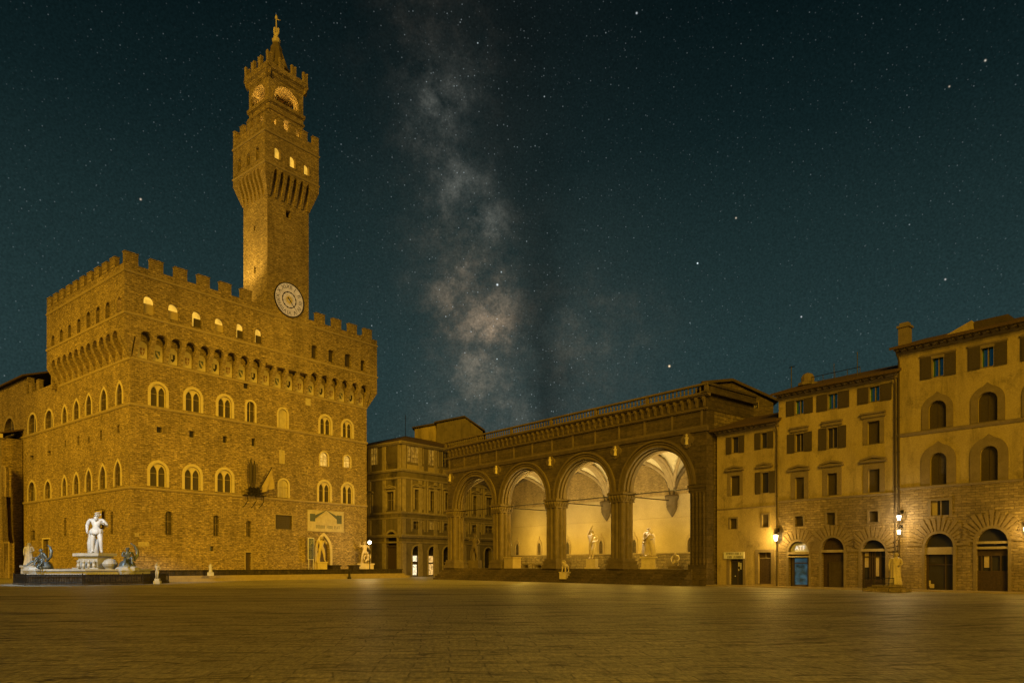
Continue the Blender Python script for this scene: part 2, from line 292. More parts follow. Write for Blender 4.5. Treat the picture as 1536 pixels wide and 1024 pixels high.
class MB:
    def __init__(self): self.v = []; self.f = []; self.m = []; self.cur = 0
    def add(self, vs, fs):
        b = len(self.v); self.v += [Vector(x) for x in vs]
        for f in fs: self.f.append(tuple(b + i for i in f)); self.m.append(self.cur)
    def prism(self, P, poly, d0, d1, holes=()):
        loops = [list(poly)] + [list(h) for h in holes]
        flat = [q for l in loops for q in l]
        tris = tessellate_polygon([[Vector((a, b, 0)) for a, b in l] for l in loops])
        n = len(flat)
        vs = [P.pt(a, b, d1) for a, b in flat] + [P.pt(a, b, d0) for a, b in flat]
        fs = [tuple(t) for t in tris] + [tuple(i + n for i in reversed(t)) for t in tris]
        k = 0
        for l in loops:
            m = len(l)
            for i in range(m):
                j = (i + 1) % m; fs.append((k + i, k + j, k + j + n, k + i + n))
            k += m
        self.add(vs, fs)
    def box(self, P, s0, s1, z0, z1, d0, d1):
        vs = [P.pt(s, z, d) for d in (d0, d1) for s, z in ((s0, z0), (s1, z0), (s1, z1), (s0, z1))]
        self.add(vs, [(0, 1, 2, 3), (4, 5, 6, 7), (0, 1, 5, 4), (1, 2, 6, 5), (2, 3, 7, 6), (3, 0, 4, 7)])
    def profile(self, P, prof, s0, s1):          # (d, z) outline swept along the wall
        n = len(prof)
        vs = [P.pt(s0, z, d) for d, z in prof] + [P.pt(s1, z, d) for d, z in prof]
        fs = [tuple(range(n)), tuple(range(2 * n - 1, n - 1, -1))] + [(i, (i + 1) % n, (i + 1) % n + n, i + n) for i in range(n)]
        self.add(vs, fs)
    def tube(self, pts, r, seg=8, cap=True):
        pts = [Vector(p) for p in pts]; n = len(pts); rs = r if isinstance(r, (list, tuple)) else [r] * n
        t0 = (pts[1] - pts[0]).normalized()
        x = t0.orthogonal().normalized(); vs = []
        for i in range(n):
            t = (pts[min(i + 1, n - 1)] - pts[max(i - 1, 0)]).normalized()
            x = (x - t * x.dot(t)).normalized(); y = t.cross(x)
            vs += [pts[i] + (x * math.cos(a) + y * math.sin(a)) * rs[i] for a in (2 * math.pi * k / seg for k in range(seg))]
        fs = [(i * seg + k, i * seg + (k + 1) % seg, (i + 1) * seg + (k + 1) % seg, (i + 1) * seg + k) for i in range(n - 1) for k in range(seg)]
        if cap: fs += [tuple(range(seg - 1, -1, -1)), tuple((n - 1) * seg + k for k in range(seg))]
        self.add(vs, fs)
    def lathe(self, c, prof, seg=16, fold=0.0, nf=7, ph=0.0, sq=(1, 1)):
        c = Vector(c); vs = []
        for r, z in prof:
            for k in range(seg):
                a = 2 * math.pi * k / seg + ph; rr = r * (1 + fold * math.sin(a * nf + z * 2.0))
                vs.append(c + Vector((rr * math.cos(a) * sq[0], rr * math.sin(a) * sq[1], z)))
        n = len(prof)
        fs = [(i * seg + k, i * seg + (k + 1) % seg, (i + 1) * seg + (k + 1) % seg, (i + 1) * seg + k) for i in range(n - 1) for k in range(seg)]
        fs += [tuple(range(seg - 1, -1, -1)), tuple((n - 1) * seg + k for k in range(seg))]
        self.add(vs, fs)
    def build(self, name, mat, parent=None, smooth=False, label=None, recalc=True):
        mats = mat if isinstance(mat, (list, tuple)) else [mat]
        me = bpy.data.meshes.new(name)
        if parent is not None: off = ROOT[parent.name]
        else:
            lo = Vector((min(p.x for p in self.v), min(p.y for p in self.v), min(p.z for p in self.v)))
            hi = Vector((max(p.x for p in self.v), max(p.y for p in self.v), 0))
            off = Vector(((lo.x + hi.x) / 2, (lo.y + hi.y) / 2, lo.z))
        me.from_pydata([tuple(p - off) for p in self.v], [], self.f)
        me.polygons.foreach_set('material_index', self.m)
        bm = bmesh.new(); bm.from_mesh(me)
        if recalc: bmesh.ops.recalc_face_normals(bm, faces=bm.faces)
        uvl = bm.loops.layers.uv.new('UVMap')
        for f in bm.faces:
            nrm = f.normal
            if abs(nrm.z) > .75:
                for l in f.loops: l[uvl].uv = (l.vert.co.x, l.vert.co.y)
            else:
                t = Vector((-nrm.y, nrm.x, 0)).normalized()
                for l in f.loops: l[uvl].uv = (l.vert.co.dot(t), l.vert.co.z)
            f.smooth = smooth
        bm.to_mesh(me); bm.free()
        for m in mats: me.materials.append(M[m] if isinstance(m, str) else m)
        o = bpy.data.objects.new(name, me); COL.objects.link(o)
        if parent is not None: o.parent = parent
        else: o.location = off
        ROOT[o.name] = off
        if label: o['label'] = label
        return o
def tag(o, label, cat, group=None, kind=None):
    if label: o['label'] = label
    if cat: o['category'] = cat
    if group: o['group'] = group
    if kind: o['kind'] = kind
    return o
def thing(name, loc, label, cat, group=None):
    o = bpy.data.objects.new(name, None); COL.objects.link(o); o.location = loc; o.empty_display_size = .5
    ROOT[o.name] = Vector(loc); return tag(o, label, cat, group)
def copies(proto, offs):
    for d in offs:
        c = proto.copy(); COL.objects.link(c); c.parent = proto.parent; c.location = proto.location + d
        ROOT[c.name] = ROOT[proto.name]
        for ch in proto.children:
            k = ch.copy(); COL.objects.link(k); k.parent = c
def rect(s0, s1, z0, z1): return [(s0, z0), (s1, z0), (s1, z1), (s0, z1)]
def arch(s0, s1, z0, zt, kind='round', n=12):
    w = s1 - s0; c = (s0 + s1) / 2
    if kind == 'round':
        r = w / 2; zs = zt - r
        return [(s0, z0), (s1, z0)] + [(c + r * math.cos(t), zs + r * math.sin(t)) for t in (math.pi * i / n for i in range(n + 1))]
    if kind == 'seg':
        h = w * .22; r = (w * w / 4 + h * h) / (2 * h); zc = zt - r; a0 = math.asin(w / 2 / r)
        return [(s0, z0), (s1, z0)] + [(c + r * math.sin(t), zc + r * math.cos(t)) for t in (a0 - 2 * a0 * i / n for i in range(n + 1))]
    h = zt - z0; rise = min(w * .95, h * .6); zs = zt - rise     # pointed
    rr = (rise * rise + w * w / 4) / w
    a1 = math.asin(min(1, rise / rr)); pts = [(s0, z0), (s1, z0)]
    pts += [(s1 - rr + rr * math.cos(t), zs + rr * math.sin(t)) for t in (a1 * i / (n // 2) for i in range(n // 2 + 1))]
    pts += [(s0 + rr - rr * math.cos(t), zs + rr * math.sin(t)) for t in (a1 * i / (n // 2) for i in range(n // 2 - 1, -1, -1))]
    return pts
def grow(poly, g, zbase=True):
    c = sum(p[0] for p in poly) / len(poly); s0 = min(p[0] for p in poly); s1 = max(p[0] for p in poly)
    z0 = min(p[1] for p in poly); zt = max(p[1] for p in poly); out = []
    n = len(poly)
    for i in range(n):
        (ax, ay), (bx, by), (cx_, cy) = poly[i - 1], poly[i], poly[(i + 1) % n]
        d1 = Vector((bx - ax, by - ay)); d2 = Vector((cx_ - bx, cy - by))
        if d1.length < 1e-6: d1 = d2
        if d2.length < 1e-6: d2 = d1
        n1 = Vector((d1.y, -d1.x)).normalized(); n2 = Vector((d2.y, -d2.x)).normalized()
        m = n1 + n2
        m = n1 if m.length < .2 else m / max(.35, m.length_squared / 2)
        q = Vector((bx, by)) + m * g
        if zbase: q.y = max(q.y, z0)
        out.append((q.x, q.y))
    return out
def text_into(mb, body, P, s, z, size, d, rot=0.0, depth=.02, align='CENTER'):
    cu = bpy.data.curves.new('lettering', 'FONT'); cu.body = body; cu.size = size; cu.align_x = align; cu.align_y = 'CENTER'; cu.resolution_u = 2
    ob = bpy.data.objects.new('lettering', cu); COL.objects.link(ob)
    dg = bpy.context.evaluated_depsgraph_get(); me = bpy.data.meshes.new_from_object(ob.evaluated_get(dg))
    c, sn = math.cos(rot), math.sin(rot); vs = []
    for v in me.vertices: vs.append(P.pt(s + v.co.x * c - v.co.y * sn, z + v.co.x * sn + v.co.y * c, d + depth))
    mb.add(vs, [tuple(p.vertices) for p in me.polygons])
    bpy.data.objects.remove(ob); bpy.data.curves.remove(cu); bpy.data.meshes.remove(me)
def strokes(mb, P, s0, s1, z0, z1, d, n, seed):
    rr = random.Random(seed); w = (s1 - s0) / n
    for i in range(n):
        a = s0 + i * w; k = rr.random(); t = w * .2
        if k < .12: continue
        mb.box(P, a + w * .12, a + w * .12 + t, z0, z1, d, d + .015)
        if k > .35: mb.box(P, a + w * .12 + t, a + w * .8, z1 - t, z1, d, d + .015)
        if k > .6: mb.box(P, a + w * .62, a + w * .8, z0, z1 - t, d, d + .015)
        elif k > .3: mb.box(P, a + w * .12 + t, a + w * .75, (z0 + z1) / 2 - t / 2, (z0 + z1) / 2 + t / 2, d, d + .015)

# ------------------------------------------------------------------ the square
g = MB(); g.add([(-900, -300, 0), (900, -300, 0), (900, 1500, 0), (-900, 1500, 0)], [(0, 1, 2, 3)])
go = g.build('ground', 'ground'); tag(go, 'wide stone paved square', None, kind='structure')

# ------------------------------------------------------------------ shared building pieces
def window_unit(P, root, bx, d=0, kind='rect', holes=None, pane='glass', trim='trim', ring=.22, proud=.07, recess=.4, mull=True, tracery=None, zclip=None, name='window', bars=1, label=None, pitem=None):
    """hole + surround + pane (+ bars); bx = (s0, s1, z0, z1)"""
    s0, s1, z0, z1 = bx
    poly = rect(s0, s1, z0, z1) if kind == 'rect' else arch(s0, s1, z0, z1, kind)
    if holes is not None: holes.append(poly)
    w = MB()
    if ring: w.prism(P, grow(poly, ring), d - .05, d + proud, [grow(poly, -.02)])
    c = (s0 + s1) / 2
    if tracery:                                    # two lancets under one arch
        zt = z0 + (z1 - z0) * .90; e = (s1 - s0) * .055
        h1 = arch(s0 + e, c - e * .8, z0 + .02, zt - (s1 - s0) * .04, 'pointed'); h2 = arch(c + e * .8, s1 - e, z0 + .02, zt - (s1 - s0) * .04, 'pointed')
        w.prism(P, grow(poly, -.01), d - .34, d - .16, [h1, h2])
        w.tube([P.pt(c, z0, d - .12), P.pt(c, z0 + (z1 - z0) * .62, d - .12)], .09, 8)
    elif mull and bars:
        w.box(P, c - .045, c + .045, z0, z1 - (.0 if kind == 'rect' else (s1 - s0) * .03), d - recess + .06, d - recess + .13)
    if not ring and not tracery and not (mull and bars):
        w.box(P, s0 - .06, s1 + .06, z0 - .1, z0, d - recess + .1, d + .05)
    o = w.build(name, trim, root, label=label)
    q = MB(); q.prism(P, grow(poly, .06, False), d - recess - .05, d - recess)
    q.build('pane' if 'door' not in name else 'door_leaf', pane, o)
    if tracery or (mull and bars and P is not HPREF[0]):
        b = MB(); zm = z0 + (z1 - z0) * .55
        b.box(P, s0 + .02, s1 - .02, zm, zm + .07, d - recess + .03, d - recess + .09)
        b.build('transom', 'muntin', o)
    return o
def wall(P, root, outline, holes, d0, d1, mat, name='wall'):
    w = MB(); w.prism(P, outline, d0, d1, holes); return w.build(name, mat, root)
def string(P, root, s0, s1, z, h=.32, out=.22, d=0, mat='string', name='string_course'):
    w = MB(); w.profile(P, [(d - .05, z - h / 2), (d + out * .5, z - h / 2), (d + out, z + h * .1), (d + out, z + h / 2), (d - .05, z + h / 2)], s0, s1)
    return w.build(name, mat, root)
def merlons(P, root, ss, w, z0, z1, d0, d1, mat, swallow=False):
    m = MB(); s = ss[0]
    if swallow: poly = [(s - w / 2, z0), (s + w / 2, z0), (s + w / 2 + .06, z1), (s + w * .22, z1 - .1), (s, z1 - (z1 - z0) * .36), (s - w * .22, z1 - .1), (s - w / 2 - .06, z1)]
    else: poly = rect(s - w / 2, s + w / 2, z0, z1)
    m.prism(P, poly, d0, d1)
    if not swallow: m.box(P, s - w / 2 - .06, s + w / 2 + .06, z1, z1 + .12, d0 - .06, d1 + .06)
    o = m.build('merlon', mat, root)
    copies(o, [P.u * (x - s) for x in ss[1:]])
def corbels(P, root, s0, s1, n, z0, z1, proj, wc, mat, d=0):
    sp = (s1 - s0) / n; h = z1 - z0
    m = MB(); m.profile(P, [(d - .05, z0), (d + proj * .12, z0), (d + proj * .34, z0 + .30 * h), (d + proj * .60, z0 + .62 * h), (d + proj - .02, z1 - .004), (d - .05, z1 - .004)], s0 - wc / 2, s0 + wc / 2)
    o = m.build('corbel', mat, root)
    copies(o, [P.u * (sp * i) for i in range(1, n + 1)])
def scallop(s0, s1, n, z1, zar, wc, sL, sR):
    sp = (s1 - s0) / n; pts = [(sL, z1)]
    for i in range(n):
        a = s0 + sp * i + wc / 2; b = s0 + sp * (i + 1) - wc / 2
        p = arch(a, b, z1 - 1, zar, 'pointed' if (b - a) < 1.1 else 'round', 10)[2:]
        p = [(x, max(z1, z)) for x, z in p][::-1]
        pts += [(a, z1)] + p[(1 if abs(p[0][0] - a) < 1e-4 and abs(p[0][1] - z1) < 1e-4 else 0):]
        if abs(pts[-1][0] - b) > 1e-4 or abs(pts[-1][1] - z1) > 1e-4: pts.append((b, z1))
    return pts + [(sR, z1)]

# ------------------------------------------------------------------ the palace with its bell tower
a39, a51 = R(39), R(51)
PF = Pl((-51.8, 97.7), (math.sin(a39), math.cos(a39)), (math.cos(a39), -math.sin(a39)))
PS = Pl((-51.8, 97.7), (-math.sin(a51), math.cos(a51)), (-math.cos(a51), -math.sin(a51)))
def palace():
    L, D, PJ = 40.8, 25.35, 1.3
    root = thing('palace', PF.pt(L / 2, 0, -14), 'fortified golden stone palace with battlements, arched twin windows and a tall clock tower', 'palace')
    hf, hs, gf, gs = [], [], [], []
    W = lambda P, x0, x1, y0, y1, h, **k: window_unit(P, root, P.box(x0, x1, y0, y1, k.get('d', 0)), holes=h, **k)
    bif = dict(kind='round', tracery=True, ring=.36, proud=.10, recess=.42, pane='leaded')
    for x0, x1, y0, y1 in [(225.5, 249, 576, 610), (278, 301, 584, 617.5), (327, 347.5, 594, 626), (480, 496, 624, 651.5), (513.7, 528, 631, 656.5),
                           (224.5, 249.5, 694, 729.5), (276.5, 300.5, 699.5, 734.5), (325.5, 348, 704, 738), (478, 495, 722, 752.5), (513.7, 529, 725.5, 755)]:
        W(PF, x0, x1, y0, y1, hf, **bif)
    W(PF, 370, 382, 602, 633, hf, kind='round', ring=.3, pane='leaded')
    W(PF, 417.5, 431, 613, 642, hf, kind='round', ring=.26, pane='niche', mull=False, bars=0, recess=.2, label='blind arched window filled with pale plaster')
    W(PF, 418, 432.5, 719, 746, hf, kind='round', ring=.26, pane='niche', recess=.2, label='blind arched window filled with pale plaster')
    for b in [(480, 492, 678, 699), (515.5, 525.5, 683, 701)]: W(PF, *b, hf, kind='round', ring=.22, pane='lit_soft', trim='trim', label='small arched window lit from inside')
    W(PF, 420, 425.5, 676, 695, hf, ring=.12, pane='niche', mull=False, bars=0, recess=.15)
    for b in [(235, 243, 640, 648.7), (284, 291.6, 646, 656), (334.5, 340.5, 654, 664), (377.5, 383, 657, 669), (365.5, 372.7, 574, 583), (314.5, 321, 818.7, 826)]:
        W(PF, *b, hf, ring=0, mull=False, bars=0, trim='string', name='small_window')
    for b, k in [((247.5, 258.7, 766, 801.7), 'round'), ((319.7, 328.7, 772, 803.4), 'round'), ((369, 377, 780.5, 804.5), 'seg')]:
        W(PF, *b, hf, kind=k, ring=.32, proud=.05, trim='ashlar', pane='leaded')
    W(PF, 413, 438.6, 772, 793.5, hf, ring=.12, proud=.04, pane='leaded', trim='string', bars=0, mull=False, recess=.25, label='wide dark grated opening')
    s0, s1, z0, z1 = PF.box(368, 377, 828, 856)
    window_unit(PF, root, (s0, s1, .78, z1), holes=hf, ring=.14, trim='string', pane='wood', mull=False, bars=0, name='door')
    s0, s1, z0, z1 = PF.box(475, 495, 803, 849)
    window_unit(PF, root, (s0, s1, .8, z1), kind='pointed', holes=hf, ring=.42, proud=.14, trim='trim', pane='wood', mull=False, bars=0, recess=.7, name='portal_door', label='arched main portal with dark wooden doors')
    sn = dict(kind='pointed', ring=.30, proud=.10, pane='leaded', recess=.4)
    for b in [(175.5, 184, 574, 607), (151.5, 161, 583, 616), (129.5, 138, 592, 622.5), (111, 119.5, 600, 630), (94, 101, 609, 637), (68, 80, 615, 645), (43, 55, 621, 649.5),
              (172.5, 182, 691, 729), (150, 159.5, 698, 733), (129.3, 138, 704, 737), (111, 119, 710, 741), (94, 100.5, 715, 744), (67.5, 77, 721, 749), (42.5, 54, 722, 753)]:
        W(PS, *b, hs, **sn)
    for b in [(96, 99.5, 776, 804), (166, 169.5, 767, 801), (71, 76, 676, 683), (45, 50, 683, 690), (46, 52, 795, 810), (97, 99, 660, 671), (116, 119, 654, 668), (132, 134.5, 655, 666), (150, 153, 645, 661), (176, 179, 637, 650)]:
        W(PS, *b, hs, ring=0, mull=False, bars=0, trim='string', name='slit_window')
    s0, s1, z0, z1 = PS.box(64.5, 75, 808, 837)
    W(PS, 64.5, 75, 808, 837, hs, ring=.2, trim='trim', pane='leaded')
    wall(PF, root, rect(0, L, 0, 36), hf, -.9, 0, 'ashlar')
    DW = 41.2
    outline = [(.9, 0), (DW, 0), (DW, 31.2), (D + 1.3, 31.2), (D + 1.3, 36), (.9, 36)]
    wall(PS, root, outline, hs, -.9, 0, 'ashlar')
    PR = Pl(PF.pt(L, 0, 0), -PF.n, PF.u)
    wall(PR, root, rect(.9, 34, 0, 36), [], -.9, -.003, 'ashlar')
    # string courses
    for z in (12.75, 24.05):
        string(PF, root, -.2, L + .1, z); string(PS, root, .03, DW, z)
    for P, e in ((PF, L), (PS, D)): string(P, root, 0.05, e, 30.3, .3, .16)
    # projecting gallery
    zb, zc, za, zt = 30.4, 33.0, 34.0, 42.55
    corbels(PF, root, .5, L - .5, 19, zb, zc, PJ, .62, 'tower'); corbels(PS, root, .6, D - .3, 11, zb, zc, PJ, .70, 'tower')
    lit = 0
    for i, b in enumerate([(215, 232, 444, 471), (252, 268.5, 456, 480), (288, 303, 467, 491), (322, 336, 477, 498), (354.5, 366, 485, 508), (382.5, 393.5, 493, 515.5),
              (415, 423, 503, 523), (442, 449.5, 510.5, 529), (467, 476, 517.5, 537.6), (492.5, 501, 524.6, 543.6), (517, 527, 530.6, 550.6), (540.7, 547.7, 540, 556.6)]):
        bx = PF.box(*b, PJ)
        o = window_unit(PF, root, bx, d=PJ, kind='round' if i < 8 else 'seg', holes=gf, ring=.16, proud=.04, trim='ashlar', pane='lit' if i < 6 else 'leaded', mull=False, bars=0, recess=.5, label='arched gallery window glowing from inside' if i < 6 else None)
        if i < 6:
            q = MB(); a0, a1, z0, z1 = bx
            x0, x1 = (a0, a1) if i in (0, 1, 3) else (a0 + (a1 - a0) * .32, a1)
            q.box(PF, x0 - .03, x1 + .03, z0 - .02, z0 + (z1 - z0) * .58, PJ - .46, PJ - .34); q.build('shutter', 'flag' if i in (0, 1, 3) else 'shutter', o)
    for i, b in enumerate([(176, 182, 445, 467), (158.5, 165, 453, 478), (144.5, 150, 460, 484), (130, 135.5, 467, 491), (116, 121, 478, 501), (102.5, 107, 487, 510), (90, 94.5, 494, 515), (77.5, 82, 503, 522)]):
        window_unit(PS, root, PS.box(*b, PJ), d=PJ, kind='round', holes=gs, ring=.14, proud=.04, trim='ashlar', pane='lit' if i == 0 else 'iron', mull=False, bars=0, recess=.5)
    o1 = scallop(.5, L - .5, 19, zc, za, .62, -PJ, L + PJ); o1 += [(L + PJ, zt), (-PJ, zt)]
    wall(PF, root, o1, gf, PJ - .6, PJ, 'ashlar', 'gallery_wall')
    o2 = scallop(.6, D - .3, 11, zc, za, .70, -PJ + .6, D + PJ); o2 += [(D + PJ, zt), (-PJ + .6, zt)]
    wall(PS, root, o2, gs, PJ - .6, PJ, 'ashlar', 'gallery_wall')
    wall(PR, root, rect(-PJ + .6, 34, zc, zt), [], PJ - .6, PJ - .004, 'ashlar', 'gallery_wall')
    PB = Pl(PS.pt(D, 0, 0), PF.u, PS.u)
    wall(PB, root, rect(-PJ + .6, L + PJ - .6, 30, zt), [], PJ - .6, PJ - .004, 'ashlar', 'gallery_wall')
    m = MB()
    for P in (PF, PS):          # ledge over the niches
        e = L if P is PF else D
        m.box(P, -.1, e, 34.35, 34.6, -.2, PJ - .6)
    m.box(PF, -PJ + .6, L + PJ - .6, 41.0, 41.3, -D - .6, PJ - .6); m.box(PF, 0.9, L - .9, 30.9, 31.1, -DW + .5, -D)
    m.build('roof_deck', 'roof', root)
    for P, s, sg in ((PF, 0, -1), (PF, L, 1), (PS, D, 1)):
        c = MB()
        q = [P.pt(s, zb, 0), P.pt(s + sg * .12, zb, 0), P.pt(s + sg * .12, zb, .12), P.pt(s, zb, .12)]
        t = [P.pt(s, zc + .002, 0), P.pt(s + sg * PJ, zc + .002, 0), P.pt(s + sg * PJ, zc + .002, PJ), P.pt(s, zc + .002, PJ)]
        c.add(q + t, [(0, 1, 2, 3), (4, 5, 6, 7), (0, 1, 5, 4), (1, 2, 6, 5), (2, 3, 7, 6), (3, 0, 4, 7)])
        c.build('corner_bracket', 'tower', root)
    string(PF, root, -PJ - .1, L + PJ + .1, 35.9, .3, .16, PJ); string(PS, root, -PJ - .02, D + PJ, 35.9, .3, .16, PJ)
    string(PF, root, -PJ - .1, L + PJ + .1, 41.5, .26, .14, PJ); string(PS, root, -PJ - .02, D + PJ, 41.5, .26, .14, PJ)
    ss = [-.38 + 3.37 * i for i in range(13)]
    merlons(PF, root, [s for s in ss if s < 18.9 or s > 28.4], 1.75, zt, 44.0, PJ - .62, PJ + .01, 'ashlar')
    merlons(PS, root, [2.5 + (D - 2.1) / 9 * i for i in range(10)], 1.6, zt, 44.0, PJ - .62, PJ + .01, 'ashlar')
    merlons(PR, root, [3.0 + 3.3 * i for i in range(9)], 1.6, zt, 44.0, PJ - .62, PJ + .01, 'ashlar')
    merlons(PS, root, [34.6, 38.0, 40.4], 1.2, 31.2, 32.8, -.62, .01, 'ashlar')
    # painted coats of arms in the niches
    sp = (L - 1) / 19; proto = None
    for kcol in range(3):
        q = MB(); q.cur = 0; c0 = .5 + sp * (kcol + .5)
        q.prism(PF, arch(c0 - .66, c0 + .66, 30.55, 32.85, 'round'), -.02, .06)
        q.cur = 1; z = 31.5
        sh = [(c0 - .33, z + .5), (c0 - .33, z - .05), (c0 - .2, z - .4), (c0, z - .6), (c0 + .2, z - .4), (c0 + .33, z - .05), (c0 + .33, z + .5)]
        q.prism(PF, sh, .05, .10)
        q.cur = 0
        if kcol == 0: q.box(PF, c0 - .06, c0 + .06, z - .5, z + .45, .10, .13); q.box(PF, c0 - .28, c0 + .28, z - .02, z + .10, .10, .128)
        elif kcol == 1: q.prism(PF, [(c0 - .3, z + .25), (c0 - .12, z + .4), (c0 + .3, z - .2), (c0 + .12, z - .38)], .10, .13)
        else: q.box(PF, c0 - .30, c0, z - .2, z + .45, .10, .13)
        o = q.build('painted_shield', ['niche', ['shield_red', 'shield_blue', 'iron'][kcol]], root)
        copies(o, [PF.u * (sp * i) for i in range(3, 19 - kcol, 3)])
    # panel over the portal, with two dark fields and a line of worn lettering
    s0, s1, z0, z1 = PF.box(461, 515, 766.6, 796)
    q = MB(); q.box(PF, s0, s1, z0, z1, -.05, .10)
    w, h, cc = s1 - s0, z1 - z0, (s0 + s1) / 2
    q.box(PF, s0 - .1, s1 + .1, z0 - .12, z0, -.05, .16); q.box(PF, s0 - .1, s1 + .1, z1, z1 + .14, -.05, .16)
    q.prism(PF, [(cc - w * .30, z0 + h * .40), (cc + w * .30, z0 + h * .40), (cc + w * .27, z0 + h * .62), (cc, z0 + h * .97), (cc - w * .27, z0 + h * .62)], .09, .17)
    q.cur = 1
    q.box(PF, s0 + w * .06, cc - w * .30, z0 + h * .46, z0 + h * .84, .09, .125); q.box(PF, cc + w * .30, s1 - w * .06, z0 + h * .40, z0 + h * .84, .09, .125)
    for sg in (-1, 1):
        q.prism(PF, [(cc, z0 + h * 1.06), (cc + sg * w * .30, z0 + h * .62), (cc + sg * w * .30, z0 + h * .78)] if sg > 0 else [(cc, z0 + h * 1.06), (cc - w * .30, z0 + h * .78), (cc - w * .30, z0 + h * .62)], .16, .22)
    strokes(q, PF, s0 + w * .22, s1 - w * .06, z0 + h * .12, z0 + h * .28, .10, 17, 5)
    q.build('portal_relief', ['niche', 'shield_blue'], root, label='pale carved panel with a gable and dark blue corner fields above the portal')
    for b in [(207.5, 223, 812.5, 819), (202, 208, 799, 804.5), (458, 465.7, 597.5, 608)]:
        s0, s1, z0, z1 = PF.box(*b); q = MB(); q.box(PF, s0, s1, z0, z1, -.05, .06); q.cur = 1
        if b[0] < 210: strokes(q, PF, s0 + .1, s1 - .1, z0 + .15, z1 - .12, .06, 8, 3)
        q.build('wall_plaque', ['niche', 'string'], root)
    # ---- bell tower
    TD, S0, S1, DI = 1.32, 20.0, 27.6, 6.9
    TF = Pl(PF.pt(S0, 0, TD), PF.u, PF.n); TL = Pl(PF.pt(S0, 0, TD), -PF.n, -PF.u); TR = Pl(PF.pt(S1, 0, TD), -PF.n, PF.u); TB = Pl(PF.pt(S0, 0, TD - DI), PF.u, -PF.n)
    WD = S1 - S0
    th_f, th_l = [], []
    tower = MB(); 
    f_sq = TF.box(429, 436, 316, 327); th_f.append(rect(*f_sq))
    l_a = TL.box(380.8, 383, 338, 346); l_b = TL.box(381, 383.5, 400, 410); th_l += [rect(*l_a), rect(*l_b)]
    tower.prism(TF, rect(0, WD, 33.5, 64), -.9, 0, th_f); tower.prism(TL, rect(.9, DI, 33.5, 64), -.9, 0, th_l)
    tower.prism(TR, rect(.9, DI, 33.5, 64), -.9, 0); tower.prism(TB, rect(.9, WD - .9, 33.5, 64), -.9, 0)
    tw = tower.build('bell_tower', 'tower', root)
    for P, b in ((TF, f_sq), (TL, l_a), (TL, l_b)):
        q = MB(); q.box(P, b[0] - .1, b[1] + .1, b[2] - .1, b[3] + .1, -.75, -.7); q.build('window', 'iron', tw)
    p, z0, z1, za2 = 1.15, 60.0, 63.2, 64.0
    hh = {0: [], 1: [], 2: [], 3: []}
    hw = [(411.5, 420.5, 221, 239), (434.3, 443.2, 234.5, 252), (455.6, 463.5, 247, 263)]
    for b in hw: window_unit(TF, tw, TF.box(*b, p), d=p, kind='round', holes=hh[0], ring=.22, proud=.06, trim='tower', pane='lit', mull=False, bars=0, recess=.45)
    for b in [(356.8, 361.7, 238, 258), (370.3, 375.5, 230, 248), (384, 388.6, 220, 240)]:
        window_unit(TL, tw, TL.box(*b, p), d=p, kind='round', holes=hh[1], ring=.16, proud=.05, trim='tower', pane='leaded', mull=False, bars=0, recess=.45)
    for k, (P, e) in enumerate(((TF, WD), (TL, DI), (TR, DI), (TB, WD))):
        n = 6; corbels(P, tw, .25, e - .25, n, z0, z1, p, .44, 'tower')
        a = -p if k in (0, 3) else -p + .55; b = e + p if k in (0, 3) else e + p - .55
        ol = scallop(.25, e - .25, n, z1, za2, .44, a, b) + [(b, 70.8), (a, 70.8)]
        wall(P, tw, ol, hh[k], p - .55, p, 'tower', 'gallery_wall')
        string(P, tw, -p - .1, e + p + .1, 64.35, .24, .14, p); string(P, tw, -p - .1, e + p + .1, 69.2, .26, .16, p)
        nm = 5; sp2 = (e + 2 * p - 1.15) / (nm - 1)
        merlons(P, tw, [-p + .575 + sp2 * i for i in range(nm if k in (0, 3) else nm - 1)][(0 if k in (0, 3) else 1):], 1.10, 70.8, 72.15, p - .5, p + .008, 'tower')
    for P, s, sg in ((TF, 0, -1), (TF, WD, 1), (TB, 0, -1), (TB, WD, 1)):
        c = MB(); q = [P.pt(s, z0, 0), P.pt(s + sg * .1, z0, 0), P.pt(s + sg * .1, z0, .1), P.pt(s, z0, .1)]
        t = [P.pt(s, z1 + .002, 0), P.pt(s + sg * p, z1 + .002, 0), P.pt(s + sg * p, z1 + .002, p), P.pt(s, z1 + .002, p)]
        c.add(q + t, [(0, 1, 2, 3), (4, 5, 6, 7), (0, 1, 5, 4), (1, 2, 6, 5), (2, 3, 7, 6), (3, 0, 4, 7)])
        c.build('corner_bracket', 'tower', tw)
    m = MB(); m.box(TF, -.5, WD + .5, 69.0, 69.3, -DI - .5, .5); m.build('gallery_floor', 'tower', tw)
    # belfry
    bi = .62
    bel = MB()
    for P, e, a in ((TF, WD, 0), (TB, WD, 0), (TL, DI, 1), (TR, DI, 1)):
        x0, x1 = (bi, e - bi) if not a else (bi + 1.1, e - bi - 1.1)
        cc = e / 2; ow = e * .30
        big = arch(cc - ow, cc + ow, 75.9, 78.7, 'round', 16)
        low = arch(cc - ow, cc + ow, 69.4, 73.6, 'seg', 12)
        bel.prism(P, rect(x0, x1, 69.3, 80.0), -bi - 1.1, -bi, [big, low])
        bel.prism(P, grow(big, .35), -bi - .04, -bi + .14, [grow(big, -.02)])
        bel.prism(P, grow(low, .25), -bi - .04, -bi + .10, [grow(low, -.02)])
        bel.profile(P, [(-bi - .05, 75.0), (-bi + .25, 75.3), (-bi + .3, 75.75), (-bi - .05, 75.75)], bi - .2, e - bi + .2)
